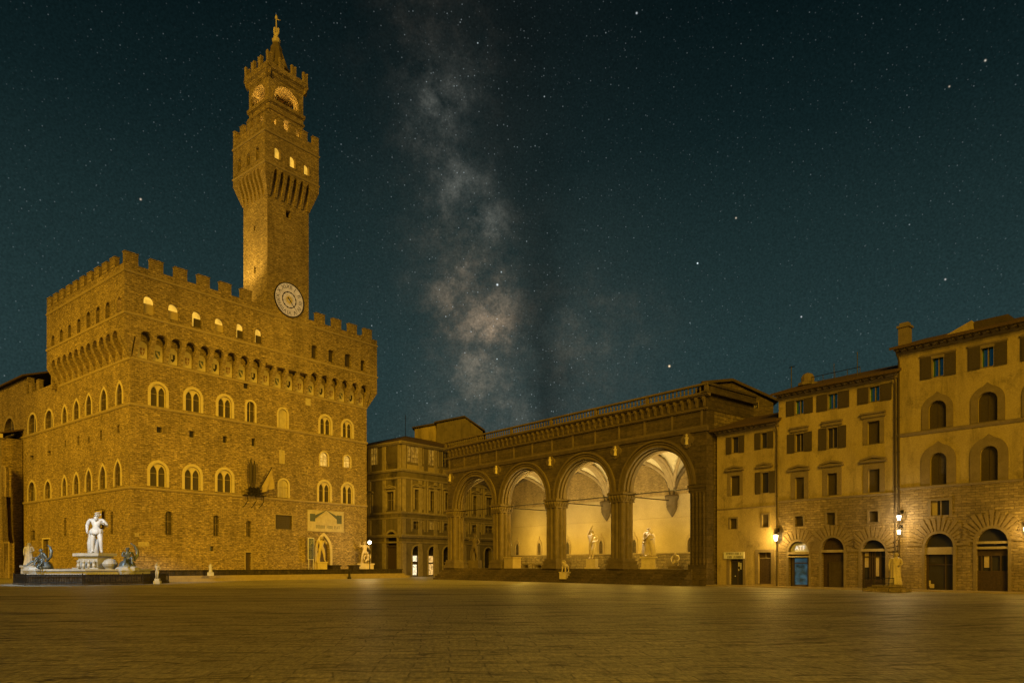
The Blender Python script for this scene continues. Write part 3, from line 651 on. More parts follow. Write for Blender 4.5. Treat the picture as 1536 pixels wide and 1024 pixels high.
        bel.profile(P, [(-bi - .05, 73.9), (-bi + .18, 74.1), (-bi + .2, 74.35), (-bi - .05, 74.35)], bi - .15, e - bi + .15)
        for i in range(5): 
            s = cc - ow + (i + .5) * ow * 2 / 5; bel.tube([P.pt(s, 69.4, -bi - .6), P.pt(s, 72.6, -bi - .6)], .16, 8) if i in (1, 3) else None
        bel.profile(P, [(-bi - .05, 79.2), (-.45, 79.5), (-.32, 80.0), (-.04, 80.3), (-.04, 80.55), (-bi - .05, 80.55)], .04, e - .04)
        bel.box(P, .08 if not a else .58, e - .08 if not a else e - .58, 80.5, 81.15, -.58, -.08)
    bel.box(TF, 1.5, WD - 1.5, 79.0, 79.3, -DI + 1.5, -1.5); bel.box(TF, 1.8, WD - 1.8, 73.8, 74.1, -DI + 1.8, -1.8)
    bo = bel.build('belfry', 'tower', tw)
    for k, (P, e) in enumerate(((TF, WD), (TL, DI), (TR, DI), (TB, WD))):
        n = 4; sp2 = (e - .16 - .86) / (n - 1)
        merlons(P, tw, [.51 + sp2 * i for i in range(n)][(0 if k in (0, 3) else 1):(n if k in (0, 3) else n - 1)], 0.72, 81.14, 82.8, -.575, -.085, 'tower', True)
    ctr = TF.pt(WD / 2, 0, -DI / 2)
    q = MB(); q.lathe(ctr + Vector((0, 0, 75.9)), [(.1, 1.75), (.35, 1.7), (.5, 1.2), (.62, .7), (.95, .2), (1.0, .0), (.9, .0)], 16); q.tube([ctr + Vector((0, 0, 77.6)), ctr + Vector((0, 0, 79.1))], .08)
    q.build('bell', 'bronze', tw, True)
    q = MB(); q.lathe(ctr, [(2.0, 79.3), (2.0, 82.4), (2.25, 82.5), (2.25, 82.8), (1.55, 83.3), (1.2, 84.5), (1.0, 85.6), (.95, 85.7), (1.0, 86.2), (.7, 86.8), (.4, 87.4)], 8)
    for i in range(8):
        a = math.pi / 4 * i; q.tube([ctr + Vector((1.9 * math.cos(a), 1.9 * math.sin(a), 80)), ctr + Vector((1.9 * math.cos(a), 1.9 * math.sin(a), 82.6)), ctr + Vector((.8 * math.cos(a), .8 * math.sin(a), 85.8))], .16, 6)
    q.build('spire', 'loggia_trim', tw)
    q = MB(); t = ctr
    q.tube([t + Vector((0, 0, 87)), t + Vector((0, 0, 91.9))], [.13, .08], 6)
    q.lathe(t, [(.1, 86.9), (.62, 87.3), (.70, 87.7), (.45, 88.1), (.1, 88.4)], 10)
    q.tube([t + Vector((.35 * math.sin(a), 0, 89.3 + .75 * math.cos(a))) for a in (i * .5 for i in range(2, 12))], .16, 6)
    q.tube([t + Vector((-.35 + .5 * (i / 6), 0, 88.3 + .5 * math.sin(i / 6 * 3))) for i in range(7)], .13, 6)
    q.lathe(t, [(.03, 91.0), (.20, 91.3), (.22, 91.5), (.03, 91.9)], 8)
    q.tube([t + Vector((0, 0, 91.2)), t + Vector((.7, .0, 91.0))], [.10, .02], 6)
    q.build('weather_vane', 'trim', tw)
    # clock
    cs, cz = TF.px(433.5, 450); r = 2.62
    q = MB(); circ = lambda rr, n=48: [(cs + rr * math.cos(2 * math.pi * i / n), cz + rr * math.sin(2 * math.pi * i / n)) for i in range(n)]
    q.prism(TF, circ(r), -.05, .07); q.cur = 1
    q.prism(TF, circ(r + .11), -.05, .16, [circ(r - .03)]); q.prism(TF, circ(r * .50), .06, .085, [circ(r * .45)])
    for i, nmr in enumerate('XII I II III IV V VI VII VIII IX X XI'.split()):
        a = R(90 - 30 * i); text_into(q, nmr, TF, cs + r * .78 * math.cos(a), cz + r * .78 * math.sin(a), .95, .08, a - R(90), .012)
    for i in range(12):
        a = R(30 * i + 15); x, y = cs + r * .47 * math.cos(a), cz + r * .47 * math.sin(a)
        q.prism(TF, [(x + .13 * math.cos(b), y + .13 * math.sin(b)) for b in (math.pi / 4 * j for j in range(8))], .08, .11)
    a = R(-48); ca, sa = math.cos(a), math.sin(a)
    q.prism(TF, [(cs - sa * .1 - ca * .5, cz + ca * .1 - sa * .5), (cs - ca * .5 + sa * .1, cz - sa * .5 - ca * .1), (cs + ca * r * .9, cz + sa * r * .9)], .13, .16)
    q.cur = 2
    for i in range(16):
        a = 2 * math.pi * i / 16; b = .12
        q.prism(TF, [(cs + .25 * math.cos(a - .5), cz + .25 * math.sin(a - .5)), (cs + .25 * math.cos(a + .5), cz + .25 * math.sin(a + .5)), (cs + .95 * math.cos(a), cz + .95 * math.sin(a))], .07, .10 + (i % 2) * .008)
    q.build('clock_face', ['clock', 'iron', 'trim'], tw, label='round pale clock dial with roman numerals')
    return root, TF, TL, ctr
PAL, TF, TL, TCTR = palace()

# ------------------------------------------------------------------ neighbours of the palace on the left
def left_buildings():
    root = thing('town_house', PS.pt(56, 0, -6), 'tall plain stone building adjoining the left end of the palace', 'building')
    h = []
    window_unit(PS, root, PS.box(6, 22, 627, 657, -.6), d=-.6, kind='round', holes=h, ring=.4, pane='leaded', trim='string', recess=.5)
    wall(PS, root, rect(41.25, 92, 0, 34.6), h, -1.6, -.6, 'ashlar')
    string(PS, root, 41.3, 92, 24.4, .3, .2, -.6)
    m = MB(); m.profile(PS, [(.2, 34.6), (-9, 37.8), (-18, 34.6), (-18, 34.9), (-9, 38.1), (.2, 34.9)], 41.25, 92); m.build('roof', 'roof', root)
    lo = thing('low_building', PS.pt(58, 0, 2), 'lower stone building with a moulded cornice at the left edge', 'building')
    h = []
    P2 = Pl(PS.pt(43.5, 0, 2.6), PS.u, PS.n)
    s0, s1, z0, z1 = P2.box(5.5, 13, 814, 862)
    window_unit(P2, lo, (s0, s1, 0.02, z1), holes=h, ring=.22, trim='string', pane='wood', mull=False, bars=0, name='door')
    for b in [(2, 8, 700, 745)]: window_unit(P2, lo, P2.box(*b), kind='round', holes=h, ring=.25, trim='string', pane='leaded')
    wall(P2, lo, rect(0, 50, 0, 24), h, -.8, 0, 'ashlar')
    PE = Pl(P2.pt(0, 0, 0), -P2.n, -P2.u); wall(PE, lo, rect(.8, 3.1, 0, 24), [], -.6, 0, 'ashlar')
    string(P2, lo, -.5, 50, 24.2, .7, .6, 0, 'trim', 'cornice'); string(P2, lo, -.15, 50, 12.9, .3, .2)
    m = MB(); m.profile(P2, [(.5, 24.55), (-3.1, 25.6), (-3.1, 25.85), (.5, 24.8)], -.4, 50); m.build('roof', 'roof', lo)
left_buildings()

# ------------------------------------------------------------------ terrace in front of the palace
t = MB(); t.box(PF, -1.5, 43.5, -.05, .42, .003, 8.6); t.box(PF, -1.0, 43.0, .42, .78, .003, 7.6)
o = t.build('terrace', 'kerb'); tag(o, 'raised pale stone terrace along the palace front', None, kind='structure')
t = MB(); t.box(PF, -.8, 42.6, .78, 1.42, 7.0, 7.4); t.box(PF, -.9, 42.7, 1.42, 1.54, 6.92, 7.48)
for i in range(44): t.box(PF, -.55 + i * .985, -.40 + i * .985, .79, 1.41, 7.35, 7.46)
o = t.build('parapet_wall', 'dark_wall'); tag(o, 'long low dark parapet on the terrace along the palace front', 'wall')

# ------------------------------------------------------------------ galleried corner building beside the arcade
def corner_building():
    c = (-20.7, 135)
    UR = Pl(c, (math.sin(a39), math.cos(a39)), (math.cos(a39), -math.sin(a39))); UL = Pl(c, (-math.sin(a51), math.cos(a51)), (-math.cos(a51), -math.sin(a51)))
    root = thing('corner_building', UR.pt(6, 0, -6), 'grey classical corner building with glazed top gallery between the palace and the arcade', 'building')
    hr, hl = [], []
    zt = 25.2
    A = lambda P, h, b, **k: window_unit(P, root, P.box(*b), holes=h, **k)
    RX = [(0, 1), (9.0, 0), (17.6, 0), (26.2, 0)]
    lit = ['uff_lit', 'uff_lit', 'glass', 'glass']
    # pixel boxes of the first two bays give the heights; the further bays repeat them along the wall
    tops = [UR.box(611, 634.5, 670, 694), UR.box(643, 663.5, 676, 697)]
    firsts = [UR.box(621.5, 633, 734, 764), UR.box(645, 656.5, 739, 766.5)]
    mezz = [UR.box(619.5, 634, 781.5, 793), UR.box(644.5, 657, 784, 795)]
    doors = [UR.box(618.5, 632.5, 818, 862), UR.box(642.5, 656.5, 820, 862)]
    step = firsts[1][0] - firsts[0][0]
    for k in range(2, 6):
        for lst in (tops, firsts, mezz, doors):
            a = lst[0]; d = step * k; lst.append((a[0] + d, a[1] + d, a[2], a[3]))
    for k in range(6):
        i = lambda l: l[k]
        t = tops[k]; z0, z1 = tops[0][2], tops[0][3]
        o = window_unit(UR, root, (t[0], t[1], z0, z1), holes=hr, ring=.12, trim='uffizi_trim', pane='uff_lit' if k < 2 else 'glass', recess=.3, name='gallery_window')
        b = MB(); w = t[1] - t[0]
        for f in (.25, .75): b.box(UR, t[0] + w * f - .04, t[0] + w * f + .04, z0, z1, -.24, -.17)
        b.box(UR, t[0], t[1], z0 + (z1 - z0) * .3, z0 + (z1 - z0) * .3 + .06, -.235, -.175); b.build('glazing_bar', 'roof_edge', o)
        b = MB(); b.box(UR, t[0] - .1, t[1] + .1, tops[0][2] - 1.75, tops[0][2] - .45, -.02, .07); b.build('frieze_panel', 'plaster2', root)
        f = firsts[k]; z0, z1 = firsts[0][2], firsts[0][3]
        o = window_unit(UR, root, (f[0], f[1], z0, z1), holes=hr, ring=.30, proud=.14, trim='uffizi_trim', pane='leaded', recess=.4)
        pediment(UR, o, f[0], f[1], z1 + .55, k % 2 == 1, 'uffizi_trim')
        q = mezz[k]; window_unit(UR, root, (q[0], q[1], mezz[0][2], mezz[0][3]), holes=hr, ring=.24, proud=.1, trim='uffizi_trim', pane='uff_lit' if k == 1 else 'leaded', recess=.35, name='mezzanine_window')
        q = doors[k]
        o = window_unit(UR, root, (q[0], q[1], .15, doors[0][3]), kind='round', holes=hr, ring=.28, proud=.1, trim='uffizi_trim', pane='glass', recess=.9, mull=False, bars=0, name='shop_arch', label=['arched shop doorway lit bright white inside', 'arched shop doorway glowing warm inside', None, None, None, None][k])
        b = MB(); c_ = (f[0] + f[1]) / 2
        for sg in (-1, 1): b.box(UR, c_ + sg * 1.75 - .16, c_ + sg * 1.75 + .16, firsts[0][2] - .6, firsts[0][3] + 1.9, -.02, .12); b.box(UR, c_ + sg * 1.75 - .14, c_ + sg * 1.75 + .14, mezz[0][2] - .5, mezz[0][3] + .6, -.02, .12)
        b.build('wall_panel_frame', 'uffizi_trim', root)
        if k < 2:
            b = MB(); s0, s1 = q[0] + .55, q[1] - .35
            if k == 0: b.box(UR, s0, s1 - .1, 2.9, 4.0, -.88, -.84); b.box(UR, s0 + .15, s1 - .2, .3, 2.3, -.88, -.84)
            else: b.box(UR, s0, s1 - .1, .3, 4.0, -.88, -.84)
            b.build('lit_display', 'shop' if k == 0 else 'shop_warm', o)
            b = MB(); b.box(UR, s0 - .12, s0, .2, 4.1, -.9, -.78); b.box(UR, s1 - .1, s1, .2, 4.1, -.9, -.78); b.box(UR, s0 - .12, s1, 2.45, 2.75, -.9, -.79); b.build('shop_frame', 'roof_edge', o)
    for b, nm in [((552, 566, 672, 697), 0), ((574, 598.5, 669, 694), 0)]:
        o = A(UL, hl, b, ring=.12, trim='uffizi_trim', pane='uff_lit', recess=.3, name='gallery_window')
        s0, s1, z0, z1 = UL.box(*b); w = s1 - s0; q = MB()
        for f in (.25, .75): q.box(UL, s0 + w * f - .04, s0 + w * f + .04, z0, z1, -.24, -.17)
        q.box(UL, s0, s1, z0 + (z1 - z0) * .65, z0 + (z1 - z0) * .65 + .06, -.235, -.175); q.build('glazing_bar', 'roof_edge', o)
    for b in [(580, 591, 737, 765), (551, 558, 744, 770)]:
        o = A(UL, hl, b, ring=.3, proud=.14, trim='uffizi_trim', pane='leaded'); s0, s1, z0, z1 = UL.box(*b); pediment(UL, o, s0, s1, z1 + .55, False, 'uffizi_trim')
    s0, s1, z0, z1 = UL.box(579, 596, 797, 863)
    o = window_unit(UL, root, (s0, s1, .1, z1), kind='round', holes=hl, ring=.4, proud=.15, trim='uffizi_trim', pane='iron', recess=.7, mull=False, bars=0, name='portal_arch')
    q = MB(); q.box(UL, s0, s1, .1, 5.6, -.68, -.5); q.box(UL, s0 - .02, s1 + .02, 5.6, 5.95, -.68, -.2); q.build('door_leaf', 'wood', o)
    s0, s1, z0, z1 = UL.box(552, 562, 820, 863)
    wall(UR, root, rect(0, 52, 0, zt), hr, -.9, 0, 'uffizi'); wall(UL, root, rect(.9, 40, 0, zt), hl, -.9, 0, 'uffizi')
    za, zb, zc, zd = UR.px(604, 704)[1], UR.px(604, 716)[1], UR.px(604, 768)[1], UR.px(604, 803)[1]
    for P in (UR, UL):
        e = 52 if P is UR else 40; st = -.02 if P is UR else .05
        for z, h, out in ((za, .5, .35), (zb, .35, .25), (zc, .4, .22), (zc - 1.0, .3, .16), (zd, .6, .45), (zd - 1.2, .3, .2)): string(P, root, st - out * (P is UR), e, z, h, out, 0, 'uffizi_trim')
        string(P, root, st - .6 * (P is UR), e, zt, .6, .6, 0, 'uffizi_trim', 'cornice')
        q = MB()
        for k in range(6 if P is UR else 4):
            s = .55 + k * (step if P is UR else 4.3)
            for z0, z1 in ((zb + .2, zt - .3),): q.box(P, s - .45, s + .45, za + .26, zt - .32, -.02, .14)
            q.box(P, s - .42, s + .42, zc + .22, zb - .19, -.02, .16); q.box(P, s - .45, s + .45, zd + .32, zc - 1.18, -.02, .14); q.box(P, s - .5, s + .5, .02, zd - 1.38, -.02, .18)
        q.build('pilasters', 'uffizi_trim', root)
    r = MB()
    e = .75
    a, b, c2, d2 = UR.pt(-e, zt + .31, e), UR.pt(52, zt + .31, e), UR.pt(52, zt + .31, -20), UR.pt(-e, zt + .31, -40)
    rd = [UR.pt(12, zt + 4.2, -12), UR.pt(50, zt + 4.2, -12)]
    r.add([a, b, c2, UR.pt(-e, zt + .31, -24), rd[0], rd[1]], [(0, 1, 5, 4), (1, 2, 5), (2, 3, 4, 5), (3, 0, 4), (0, 3, 2, 1)])
    r.build('roof', 'roof', root)
    q = MB(); p = UR.pt(12, zt + 3.4, -12); q.tube([p, p + Vector((0, 0, 5.2))], .06, 6); q.build('lightning_rod', 'iron', root)
def pediment(P, parent, s0, s1, z, curved=False, mat='house_trim', out=.32, over=.5):
    q = MB(); a, b = s0 - over, s1 + over; c = (a + b) / 2; h = (b - a) * .17
    q.box(P, a, b, z, z + .16, -.03, out)
    if curved:
        top = [(c + (b - a) / 2 * math.cos(t), z + .16 + h * math.sin(t)) for t in (math.pi * i / 10 for i in range(11))]
        q.prism(P, top, -.03, out * .5); q.prism(P, top + [(c + (b - a - .4) / 2 * math.cos(t), z + .16 + (h - .16) * math.sin(t)) for t in (math.pi * i / 10 for i in range(10, -1, -1))], out * .45, out)
    elif curved is None: q.box(P, a + .05, b - .05, z - .3, z, -.03, out * .6)
    else:
        q.prism(P, [(a, z + .16), (b, z + .16), (c, z + .16 + h)], -.03, out * .5)
        q.prism(P, [(a, z + .16), (c, z + .16 + h - .17), (b, z + .16), (b, z + .30), (c, z + .16 + h + .05), (a, z + .30)], out * .45, out)
    return q.build('pediment' if curved is not None else 'hood', mat, parent)
corner_building()

# ------------------------------------------------------------------ the vaulted arcade
a40 = R(40)
LF = Pl((20.7, 76.6), (-math.sin(a40), math.cos(a40)), (-math.cos(a40), -math.sin(a40)))
PC = [1.1, 12.5, 23.9, 35.3, 46.7]; FL, SP, RA, LEN = 1.74, 10.9, 4.7, 47.9
def arcade():
    root = thing('arcade', LF.pt(LEN / 2, 0, -5), 'open vaulted stone arcade with four round arches, lit inside, below a pierced parapet', 'arcade')
    pts = [(0, SP)]
    for i in range(4):
        a, b = PC[i] + 1.0, PC[i + 1] - 1.0; c = (a + b) / 2
        pts += [(c - RA * math.cos(t), SP + RA * math.sin(t)) for t in (math.pi * k / 28 for k in range(29))]
    pts += [(LEN, SP), (LEN, 18.8), (0, 18.8)]
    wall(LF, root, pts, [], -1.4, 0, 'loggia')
    proto = MB(); c = (PC[0] + PC[1]) / 2
    def ring(mb, r0, r1, d0, d1, n=28):
        p = [(c + r1 * math.cos(t), SP + r1 * math.sin(t)) for t in (math.pi * k / n for k in range(n + 1))] + [(c + r0 * math.cos(t), SP + r0 * math.sin(t)) for t in (math.pi * k / n for k in range(n, -1, -1))]
        mb.prism(LF, p, d0, d1)
    for r0, r1, d0, d1 in ((5.25, 5.48, -.03, .24), (4.98, 5.14, -.03, .14), (4.60, 4.86, -.10, .20), (4.44, 4.62, -.55, -.22), (4.30, 4.46, -.95, -.62), (4.5, 4.72, -1.45, -1.1)): ring(proto, r0, r1, d0, d1)
    o = proto.build('archivolt', 'loggia_trim', root); copies(o, [LF.u * (11.4 * i) for i in (1, 2, 3)])
    # piers
    def pier(s, dd):
        q = MB(); z0, z1 = FL + 1.25, 9.7
        q.box(LF, s - .72, s + .72, z0, z1, dd - .72, dd + .72)
        for x, y in ((-.72, -.72), (.72, -.72), (.72, .72), (-.72, .72)): q.tube([LF.pt(s + x, z0, dd + y), LF.pt(s + x, z1, dd + y)], .30, 10)
        for x, y in ((0, -.86), (0, .86), (-.86, 0), (.86, 0)): q.tube([LF.pt(s + x, z0, dd + y), LF.pt(s + x, z1, dd + y)], .22, 10)
        for x, y in ((-.36, .80), (.36, .80), (-.36, -.80), (.36, -.80), (.8, .36), (.8, -.36), (-.8, .36), (-.8, -.36)): q.tube([LF.pt(s + x, z0, dd + y), LF.pt(s + x, z1, dd + y)], .11, 6)
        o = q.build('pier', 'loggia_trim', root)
        b = MB()
        for k, (w, za, zb) in enumerate(((1.38, 0, .5), (1.25, .5, .8), (1.32, .8, .95), (1.14, .95, 1.26))): b.box(LF, s - w, s + w, FL + za, FL + zb, dd - w, dd + w)
        b.build('pier_base', 'loggia_trim', o)
        b = MB()
        for k, (w, za, zb) in enumerate(((1.10, 0, .14), (1.0, .14, .5), (1.12, .5, .9), (1.28, .9, 1.06), (1.2, 1.06, 1.196))): b.box(LF, s - w, s + w, 9.7 + za, 9.7 + zb, dd - w, dd + w)
        for k in range(5):
            for sg in (-1, 1):
                x = s - .88 + .44 * k; b.tube([LF.pt(x, 9.85, dd + sg * 1.0), LF.pt(x, 10.35, dd + sg * 1.16), LF.pt(x, 10.5, dd + sg * 1.26)], [.14, .2, .06], 6)
                y = dd - .88 + .44 * k; b.tube([LF.pt(s + sg * 1.0, 9.85, y), LF.pt(s + sg * 1.16, 10.35, y), LF.pt(s + sg * 1.26, 10.5, y)], [.14, .2, .06], 6)
        b.build('capital', 'loggia_trim', o); return o
    p0 = pier(PC[1], -.72); copies(p0, [LF.u * 11.4, LF.u * 22.8, LF.u * 34.2])
    pier(PC[4], -9.9)
    # corner pier, side wall, left return
    q = MB(); q.box(LF, 0, 2.1, 0, SP - .004, -1.4, .0); q.box(LF, -.05, 2.3, 0, FL + .5, -1.45, .12); q.box(LF, -.04, 2.25, SP - .9, SP - .4, -1.4, .10); q.box(LF, -.08, 2.35, SP - .4, SP - .06, -1.4, .2)
    for s in (.35, .8, 1.25, 1.75): q.tube([LF.pt(s, FL + .5, .02), LF.pt(s, SP - .9, .02)], .15, 8)
    q.build('corner_pier', 'loggia', root)
    LR = Pl(LF.pt(0, 0, 0), -LF.n, -LF.u)
    wall(LR, root, rect(1.4, 12, 0, 18.8), [], -1.0, -.002, 'dado', 'side_wall')
    LI = Pl(LF.pt(1.0, 0, 0), -LF.n, LF.u)
    q = MB(); q.box(LI, 1.4, 10.6, FL, 17, .0, .05); q.build('side_plaster', 'plaster_in', root)
    LL = Pl(LF.pt(LEN, 0, 0), -LF.n, LF.u)
    c2 = 6.0; r2 = 3.3
    ol = [(1.4, SP + 1.2)] + [(c2 - r2 * math.cos(t), SP + 1.2 + r2 * math.sin(t)) for t in (math.pi * k / 20 for k in range(21))] + [(12, SP + 1.2), (12, 18.8), (1.4, 18.8)]
    wall(LL, root, ol, [], -1.0, -.002, 'loggia', 'side_wall')
    # back wall
    w = MB(); w.box(LF, 1.05, LEN, FL, 3.62, -11.4, -10.55); w.build('dado', 'dado', root)
    w = MB(); w.box(LF, 1.05, LEN - 1.2, 3.62, 11.3, -11.4, -10.6); w.build('back_wall', 'plaster_in', root)
    w = MB(); w.box(LF, 1.05, LEN - 1.2, 11.3, 17, -11.4, -10.62); w.build('lunette_wall', 'lunette', root)
    string(LF, root, 1.05, LEN - 1.2, 3.72, .22, .16, -10.6, 'string'); string(LF, root, 1.05, LEN - 1.2, 8.35, .05, .03, -10.6, 'string'); string(LI, root, 1.5, 10.6, 3.72, .22, .12, .05, 'string')
    # floor, steps, decks
    prof = [(-11.4, 0)]
    st = [(2.4 - .4 * i, .29 * (i + 1)) for i in range(6)]
    outl = [(2.4, 0)]
    for d, z in st: outl += [(d, z), (d - .4, z)]
    outl = outl[:-1] + [(-11.4, FL), (-11.4, 0)]
    w = MB(); w.profile(LF, outl, 1.7, LEN + .6); w.build('stair', 'loggia', root)
    w = MB(); w.box(LF, .05, LEN - .05, 17.2, 17.5, -11.9, -1.3); w.build('roof_deck', 'roof', root)
    # vaults, ribs
    H = 5.25
    for i in range(4):
        sc_, dc = (PC[i] + PC[i + 1]) / 2, -6.0; A, B = 5.7, 4.65; n = 20; v = MB(); vs = []
        for a in range(n + 1):
            for b in range(n + 1):
                x = -math.cos(math.pi * a / n) * A; y = -math.cos(math.pi * b / n) * B
                h = max(math.sqrt(max(0, 1 - (x / A) ** 2)), math.sqrt(max(0, 1 - (y / B) ** 2))) * H
                vs.append(LF.pt(sc_ + x, SP + .25 + h, dc + y))
        v.add(vs, [(a * (n + 1) + b, (a + 1) * (n + 1) + b, (a + 1) * (n + 1) + b + 1, a * (n + 1) + b + 1) for a in range(n) for b in range(n)])
        v.build('vault', 'vault', root)
        rb = MB()
        for sg in (-1, 1):
            rb.tube([LF.pt(sc_ - A * math.cos(t), SP + .1 + H * math.sin(t), dc - sg * B * math.cos(t)) for t in (math.pi * k / 24 for k in range(25))], .24, 8)
        rb.build('rib', 'string', root)
        rb = MB(); rb.tube([LF.pt(sc_ - A * math.cos(t) * .96, SP - .2 + (H - .1) * math.sin(t), -10.5) for t in (math.pi * k / 24 for k in range(25))], .22, 8); rb.build('wall_rib', 'loggia_trim', root)
    for i in range(1, 4):
        rb = MB(); pp = []
        for k in range(25):
            t = math.pi * k / 24; pp.append(LF.pt(PC[i], SP - .1 + (H - .1) * math.sin(t), -6.0 - 4.65 * math.cos(t)))
        for off in (-.42, 0, .42): rb.tube([p + LF.u * off for p in pp], .34 if off == 0 else .2, 8)
        rb.build('transverse_arch', 'string', root)
    q = MB(); q.lathe(LF.pt(PC[1], 0, -10.45), [(.05, 8.4), (.28, 8.75), (.62, 9.3), (.78, 9.75), (.70, 9.85), (.78, 10.0), (.74, 10.4), (.95, 10.8), (.98, 11.1), (.8, 11.2)], 16)
    o = q.build('wall_corbel', 'loggia_trim', root, True); copies(o, [LF.u * 11.4, LF.u * 22.8])
    for i in range(4):
        q = MB(); q.tube([LF.pt(PC[i] + .9, 10.55, -.7), LF.pt(PC[i + 1] - .9, 10.55, -.7)], .06, 6); q.build('tie_rod', 'iron', root)
        if 1 <= i <= 3:
            q = MB(); q.tube([LF.pt(PC[i], 10.5, -1.5), LF.pt(PC[i], 10.5, -9.8)], .06, 6); q.build('tie_rod', 'iron', root)
    # small gothic niches on the back wall
    BP = Pl(LF.pt(0, 0, -10.6), LF.u, LF.n)
    for x in (776.5, 809.5, 852, 902, 1036, 952):
        s, _ = BP.px(x, 815); q = MB()
        po = arch(s - .62, s + .62, 3.84, 6.3, 'pointed'); pi_ = arch(s - .36, s + .36, 3.84, 5.7, 'pointed')
        q.prism(BP, po, -.02, .16, [grow(pi_, .01)]); q.tube([BP.pt(s, 6.2, .08), BP.pt(s, 6.75, .08)], [.1, .03], 6)
        o = q.build('wall_niche', 'string', root); q = MB(); q.prism(BP, grow(pi_, .05, False), .01, .03); q.build('niche_panel', 'loggia', o)
    # entablature
    string(LF, root, -.25, LEN + .2, 16.8, .6, .35, 0, 'loggia_trim')
    q = MB(); s = .6; q.box(LF, s - .12, s + .12, 17.1, 18.75, -.02, .07); o = q.build('frieze_strip', 'loggia_trim', root); copies(o, [LF.u * (3.9 * i) for i in range(1, 13)])
    wall(LF, root, rect(-.02, LEN, 18.8, 20.3), [], -1.4, .08, 'loggia', 'corbel_table_wall')
    string(LF, root, -.2, LEN + .1, 18.85, .22, .2, .08, 'loggia_trim')
    q = MB(); q.profile(LF, [(.05, 18.97), (.16, 19.1), (.26, 19.6), (.44, 19.85), (.44, 20.12), (.05, 20.12)], .05, .32); o = q.build('bracket', 'loggia_trim', root); copies(o, [LF.u * (.94 * i) for i in range(1, 51)])
    string(LF, root, -.5, LEN + .3, 20.28, .3, .58, 0, 'loggia_trim', 'cornice')
    q = MB(); q.box(LF, -.4, LEN + .2, 20.43, 20.58, .12, .46); q.box(LF, -.44, LEN + .24, 21.3, 21.5, .08, .50)
    for s in [-.55] + [7.4 + 8.05 * i for i in range(6)]: q.box(LF, s + .15, s + .55, 20.58, 21.3, .14, .44)
    q.build('parapet_rail', 'loggia_trim', root)
    q = MB(); q.lathe(LF.pt(.6, 0, .29), [(.12, 20.58), (.055, 20.70), (.14, 20.9), (.06, 21.14), (.13, 21.3)], 6); o = q.build('baluster', 'loggia_trim', root); copies(o, [LF.u * (.51 * i) for i in range(1, 92)])
    q = MB(); q.box(LR, -.7, 9, 20.43, 20.62, -.2, .55); q.box(LR, -.3, 9, 21.25, 21.5, -.2, .55); q.box(LR, .1, 9, 20.62, 21.25, .0, .4); q.box(LR, -.08, 9, 18.8, 20.43, -.9, .06); q.box(LR, 0, 12, 16.5, 17.1, .0, .25); q.build('side_parapet', 'loggia', root)
    for x, y in ((1031.5, 660), (924.5, 677), (826.5, 692.5), (746, 705), (676.5, 717)):
        s, z = LF.px(x, y); q = MB()
        for dx, dz in ((0, .42), (0, -.42), (.36, 0), (-.36, 0)): q.prism(LF, [(s + dx + .48 * math.cos(b), z + dz + .48 * math.sin(b)) for b in (math.pi / 6 * j for j in range(12))], -.02, .16 + dx * .02 + dz * .03)
        o = q.build('medallion', 'loggia_trim', root); q = MB(); q.lathe(LF.pt(s, 0, .2), [(.03, z - .6), (.22, z - .5), (.16, z - .1), (.26, z + .25), (.1, z + .38), (.16, z + .55), (.03, z + .66)], 8); q.build('relief_figure', 'niche', o)
arcade()
for i in (0, 1, 2):
    sm = (PC[i] + PC[i + 1]) / 2
    point(LF.pt(sm - 2.2, 5.2, -7.4), 300, (1, .62, .08), .4); point(LF.pt(sm + 2.2, 5.2, -7.4), 300, (1, .62, .08), .4)
    point(LF.pt(PC[i] + 1.7, 8.6, -.75), 300, (1, .64, .12), .2); point(LF.pt(sm, 12.6, -2.5), 250, (1, .64, .11), .3)
    spot(LF.pt(sm, 3.0, -2.6), LF.pt(sm, 15, -7.2), 3600, 115, (1, .74, .30), 1.0, .3)
sm = (PC[3] + PC[4]) / 2
point(LF.pt(sm - 2.4, 5.6, -6.8), 600, (1, .64, .10), .3); spot(LF.pt(sm - 2, 3.0, -5.0), LF.pt(sm - 2.5, 15, -8), 1500, 100, (1, .70, .20), 1.0, .3)

# ------------------------------------------------------------------ buildings seen over the roofs
def back_house(name, label, P, poly, depth, mat, wins=()):
    root = thing(name, P.pt(sum(p[0] for p in poly) / len(poly), 0, -depth / 2), label, 'building')
    h = []
    for b in wins: window_unit(P, root, b, holes=h, ring=.1, pane='glass', trim='house_trim', recess=.3, bars=0, mull=False)
    wall(P, root, poly, h, -.6, 0, mat)
    q = MB(); q.prism(P, grow(poly, -.01), -depth, -.6); q.build('body', mat, root)
    top = [p for p in poly if p[1] > 10]; top.sort()
    q = MB(); n = len(top); vs = []
    for d in (.5, -depth - .3):
        for k, (s, z) in enumerate(top): vs.append(P.pt(s + (-.5 if k == 0 else .5 if k == n - 1 else 0), z + .03, d))
    for d in (.5, -depth - .3):
        for k, (s, z) in enumerate(top): vs.append(P.pt(s + (-.5 if k == 0 else .5 if k == n - 1 else 0), z + .36, d))
    fs = []
    for k in range(n - 1): fs += [(k, k + 1, n + k + 1, n + k), (2 * n + k, 2 * n + k + 1, 3 * n + k + 1, 3 * n + k), (k, k + 1, 2 * n + k + 1, 2 * n + k), (n + k, n + k + 1, 3 * n + k + 1, 3 * n + k)]
    fs += [(0, n, 3 * n, 2 * n), (n - 1, 2 * n - 1, 4 * n - 1, 3 * n - 1)]
    q.add(vs, fs); q.build('roof', 'roof_edge', root); return root
BX = lambda Y: Pl((0, Y), (1, 0), (0, -1))
